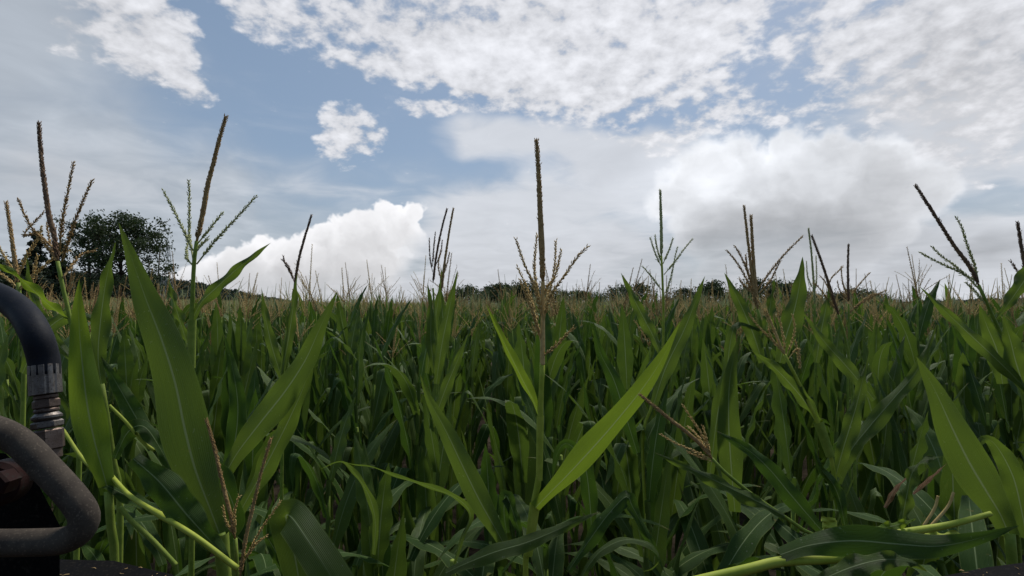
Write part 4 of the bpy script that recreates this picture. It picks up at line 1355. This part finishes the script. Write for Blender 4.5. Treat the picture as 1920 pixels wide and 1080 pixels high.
# the row of trees beyond the field, about 190 m away
kinds = [tree_shape(21, 1.0, 0.50, 0.030, 26, 34, 0.030, 0.12, 0.42, 0.13), tree_shape(22, 1.0, 0.62, 0.030, 28, 34, 0.030, 0.10, 0.35, 0.14),
         tree_shape(23, 1.0, 0.42, 0.028, 24, 34, 0.028, 0.10, 0.55, 0.13), tree_shape(24, 1.0, 0.72, 0.034, 30, 36, 0.032, 0.08, 0.30, 0.14)]
kind_meshes = [(w.mesh("trunk", [M_BARK]), c_.mesh("crown", [M_CROWN], False)) for w, c_ in kinds]
ROW = [(872, 546, 1, "low dark tree at the left end of the skyline row, right of the twin spikes"),
       (905, 552, 0, "small dark tree second in the skyline row, just before a taller clump"),
       (932, 538, 2, "rounded dark tree left of the tallest tassel, higher than its left neighbours"),
       (962, 542, 1, "dark tree just behind the side branches of the tallest tassel"),
       (1000, 541, 3, "wide dark tree directly behind the tallest tassel's neck"),
       (1050, 552, 0, "small dark tree right after the tallest tassel, beside a gap"),
       (1088, 549, 2, "isolated rounded dark tree between the tallest tassel and the pale green one"),
       (1124, 557, 3, "lowest and flattest dark tree of the skyline row"),
       (1178, 542, 1, "bulky dark tree left of the pale green tassel"),
       (1262, 560, 3, "low dark tree just right of the small mast"),
       (1300, 549, 1, "dark tree in the middle right of the row, before the roundest one"),
       (1342, 539, 0, "roundest dark tree of the row, left of the ochre spike"),
       (1388, 548, 2, "dark tree behind the left branches of the ochre double spike"),
       (1442, 536, 1, "tall dark tree just right of the ochre double spike"),
       (1475, 540, 0, "dark tree touching the tall one, behind the upright sword leaf"),
       (1515, 556, 3, "low dark tree behind the straight thin green spike"),
       (1572, 556, 0, "dark tree behind the leaning brown spike"),
       (1612, 549, 1, "rounded dark tree behind the spreading side branches of the slim spike"),
       (1650, 560, 3, "low dark tree at the right end of the skyline row")]
for x, top_y, k, lab in ROW:
    d = 185 + 12 * math.sin(x)
    p, q = at(x, 575, d), at(x, top_y, d)
    g0 = float(land(p.x, p.y))
    r = empty("broadleaf_tree", (p.x, p.y, g0), lab, "tree", "trees of the far skyline row")
    s = (q.z - g0) / 0.68
    wsc = 1.0 if k != 3 else 0.9
    r.scale = (s * wsc * 1.15, s * wsc * 1.15, s)
    r.rotation_euler.z = x * 0.7
    for nm, me in zip(("trunk", "crown"), kind_meshes[k]):
        o = bpy.data.objects.new(nm, me)
        C.objects.link(o)
        o.parent = r

# wooded hills at both ends
def hill_height(x, y):
    a = np.degrees(np.arctan2(x, y))
    left = 15 * (1 - sstep(-37, -22, a)) * sstep(-75, -50, a) + 2.5 * (1 - sstep(-22, -8, a)) * sstep(-60, -30, a)
    right = 3.5 * sstep(33, 40.5, a) + 4 * sstep(40, 60, a)
    r = np.hypot(x, y)
    return (left + right) * sstep(270, 420, r) * (1 - 0.9 * sstep(520, 900, r)) + land(x, y) - 0.4


tag(grid_mesh("hills", np.linspace(-900, 900, 91), np.linspace(150, 950, 41), hill_height, M_HILL), kind='structure')
rng = np.random.default_rng(8)
az_ = np.concatenate([rng.uniform(-56, -16, 1500), rng.uniform(33, 56, 1000)])
rr_ = rng.uniform(300, 470, len(az_))
hx, hy = rr_ * np.sin(np.radians(az_)), rr_ * np.cos(np.radians(az_))
hz = hill_height(hx, hy)
mb = MB()
hs = rng.uniform(1.5, 3.0, len(hx)) * np.where(az_ > 0, 0.75, 1.0) * np.where((az_ > -27) & (az_ < 0), np.clip((-16 - az_) / 11, 0.3, 1), 1.0)
for k in range(len(hx)):
    v = rng.normal(size=(26, 3))
    v = unit(v) * rng.uniform(0.6, 1.0, (26, 1)) * np.array([1, 1, 0.9]) * hs[k]
    leaf_cards(mb, np.array([hx[k], hy[k], hz[k] + hs[k] * 0.8]) + v, 0.85, rng)
o = mb.obj("hill_woods", M_WOOD, smooth=False)
tag(o, "dark woods covering the distant hills at both sides", "woods", None, 'stuff')

# lattice pylon, poles and the little mast
def pylon(x_px, top_y, d):
    p, q = at(x_px, 575, d), at(x_px, top_y, d)
    g0 = float(hill_height(p.x, p.y))
    root = empty("lattice_pylon", (p.x, p.y, g0), "slender grey lattice pylon right of the large airy tree", "pylon")
    H = q.z - g0
    w = H * 0.085
    mb = MB()
    lv = np.linspace(0, 1, 10)
    half = lambda t: w * (1 - 0.85 * t)
    cs = [(1, 1), (1, -1), (-1, -1), (-1, 1)]
    for sx, sy in cs:
        tube(mb, np.array([[sx * half(t), sy * half(t), t * H] for t in lv]), 0.10, 4)
    mb.obj("legs", M_MAST, root)
    mb = MB()
    for a0, a1 in zip(lv[:-1], lv[1:]):
        for (ax, ay), (bx, by) in zip(cs, cs[1:] + cs[:1]):
            tube(mb, np.array([[ax * half(a0), ay * half(a0), a0 * H], [bx * half(a1), by * half(a1), a1 * H]]), 0.06, 3)
            tube(mb, np.array([[bx * half(a0), by * half(a0), a0 * H], [ax * half(a1), ay * half(a1), a1 * H]]), 0.06, 3)
    mb.obj("bracing", M_MAST, root)
    for t in (0.82, 0.95):
        mb = MB()
        tube(mb, np.array([[-H * 0.09, 0, t * H], [0, 0, t * H + 0.3], [H * 0.09, 0, t * H]]), 0.10, 4)
        mb.obj("cross_arm", M_MAST, root)


pylon(312, 458, 230)
for x, ty, lean, lab in ((292, 470, 0.4, "slim wooden pole nearest the lattice pylon, behind the tree's edge"), (281, 488, -0.3, "shorter wooden pole under the right edge of the large airy tree")):
    p, q = at(x, 575, 75), at(x, ty, 75)
    g0 = float(land(p.x, p.y))
    root = empty("wooden_pole", (p.x, p.y, g0), lab, "pole", "wooden poles by the large tree")
    H = q.z - g0
    mb = MB()
    tube(mb, np.array([[0, 0, 0], [lean * 0.5, 0, H * 0.5], [lean, 0, H]]), [0.13, 0.11, 0.08], 8)
    mb.obj("shaft", M_POLE, root)
    mb = MB()
    tube(mb, np.array([[lean - 0.55, 0, H * 0.95], [lean, -0.02, H * 0.95], [lean + 0.55, 0, H * 0.95]]), 0.05, 6)
    mb.obj("cross_arm", M_POLE, root)
p, q = at(1221, 575, 240), at(1221, 553, 240)
g0 = float(land(p.x, p.y))
root = empty("floodlight_mast", (p.x, p.y, g0), "tiny thin mast with a wide head on the skyline left of the pale green tassel", "mast")
H = q.z - g0
mb = MB()
tube(mb, np.array([[0, 0, 0], [0, 0, H]]), [0.20, 0.12], 8)
mb.obj("mast", M_MAST, root)
mb = MB()
for k in (-1, 0, 1):
    slab(mb, [(k * 1.1 - 0.45, 0, H - 0.6), (k * 1.1 + 0.45, 0, H - 0.6), (k * 1.1 + 0.45, -0.2, H + 0.3), (k * 1.1 - 0.45, -0.2, H + 0.3)], 0.3, (0, 1, 0))
tube(mb, np.array([[-1.7, 0.1, H - 0.8], [0, 0.1, H - 0.8], [1.7, 0.1, H - 0.8]]), 0.12, 5)
mb.obj("lamp_head", M_MAST, root, smooth=False)
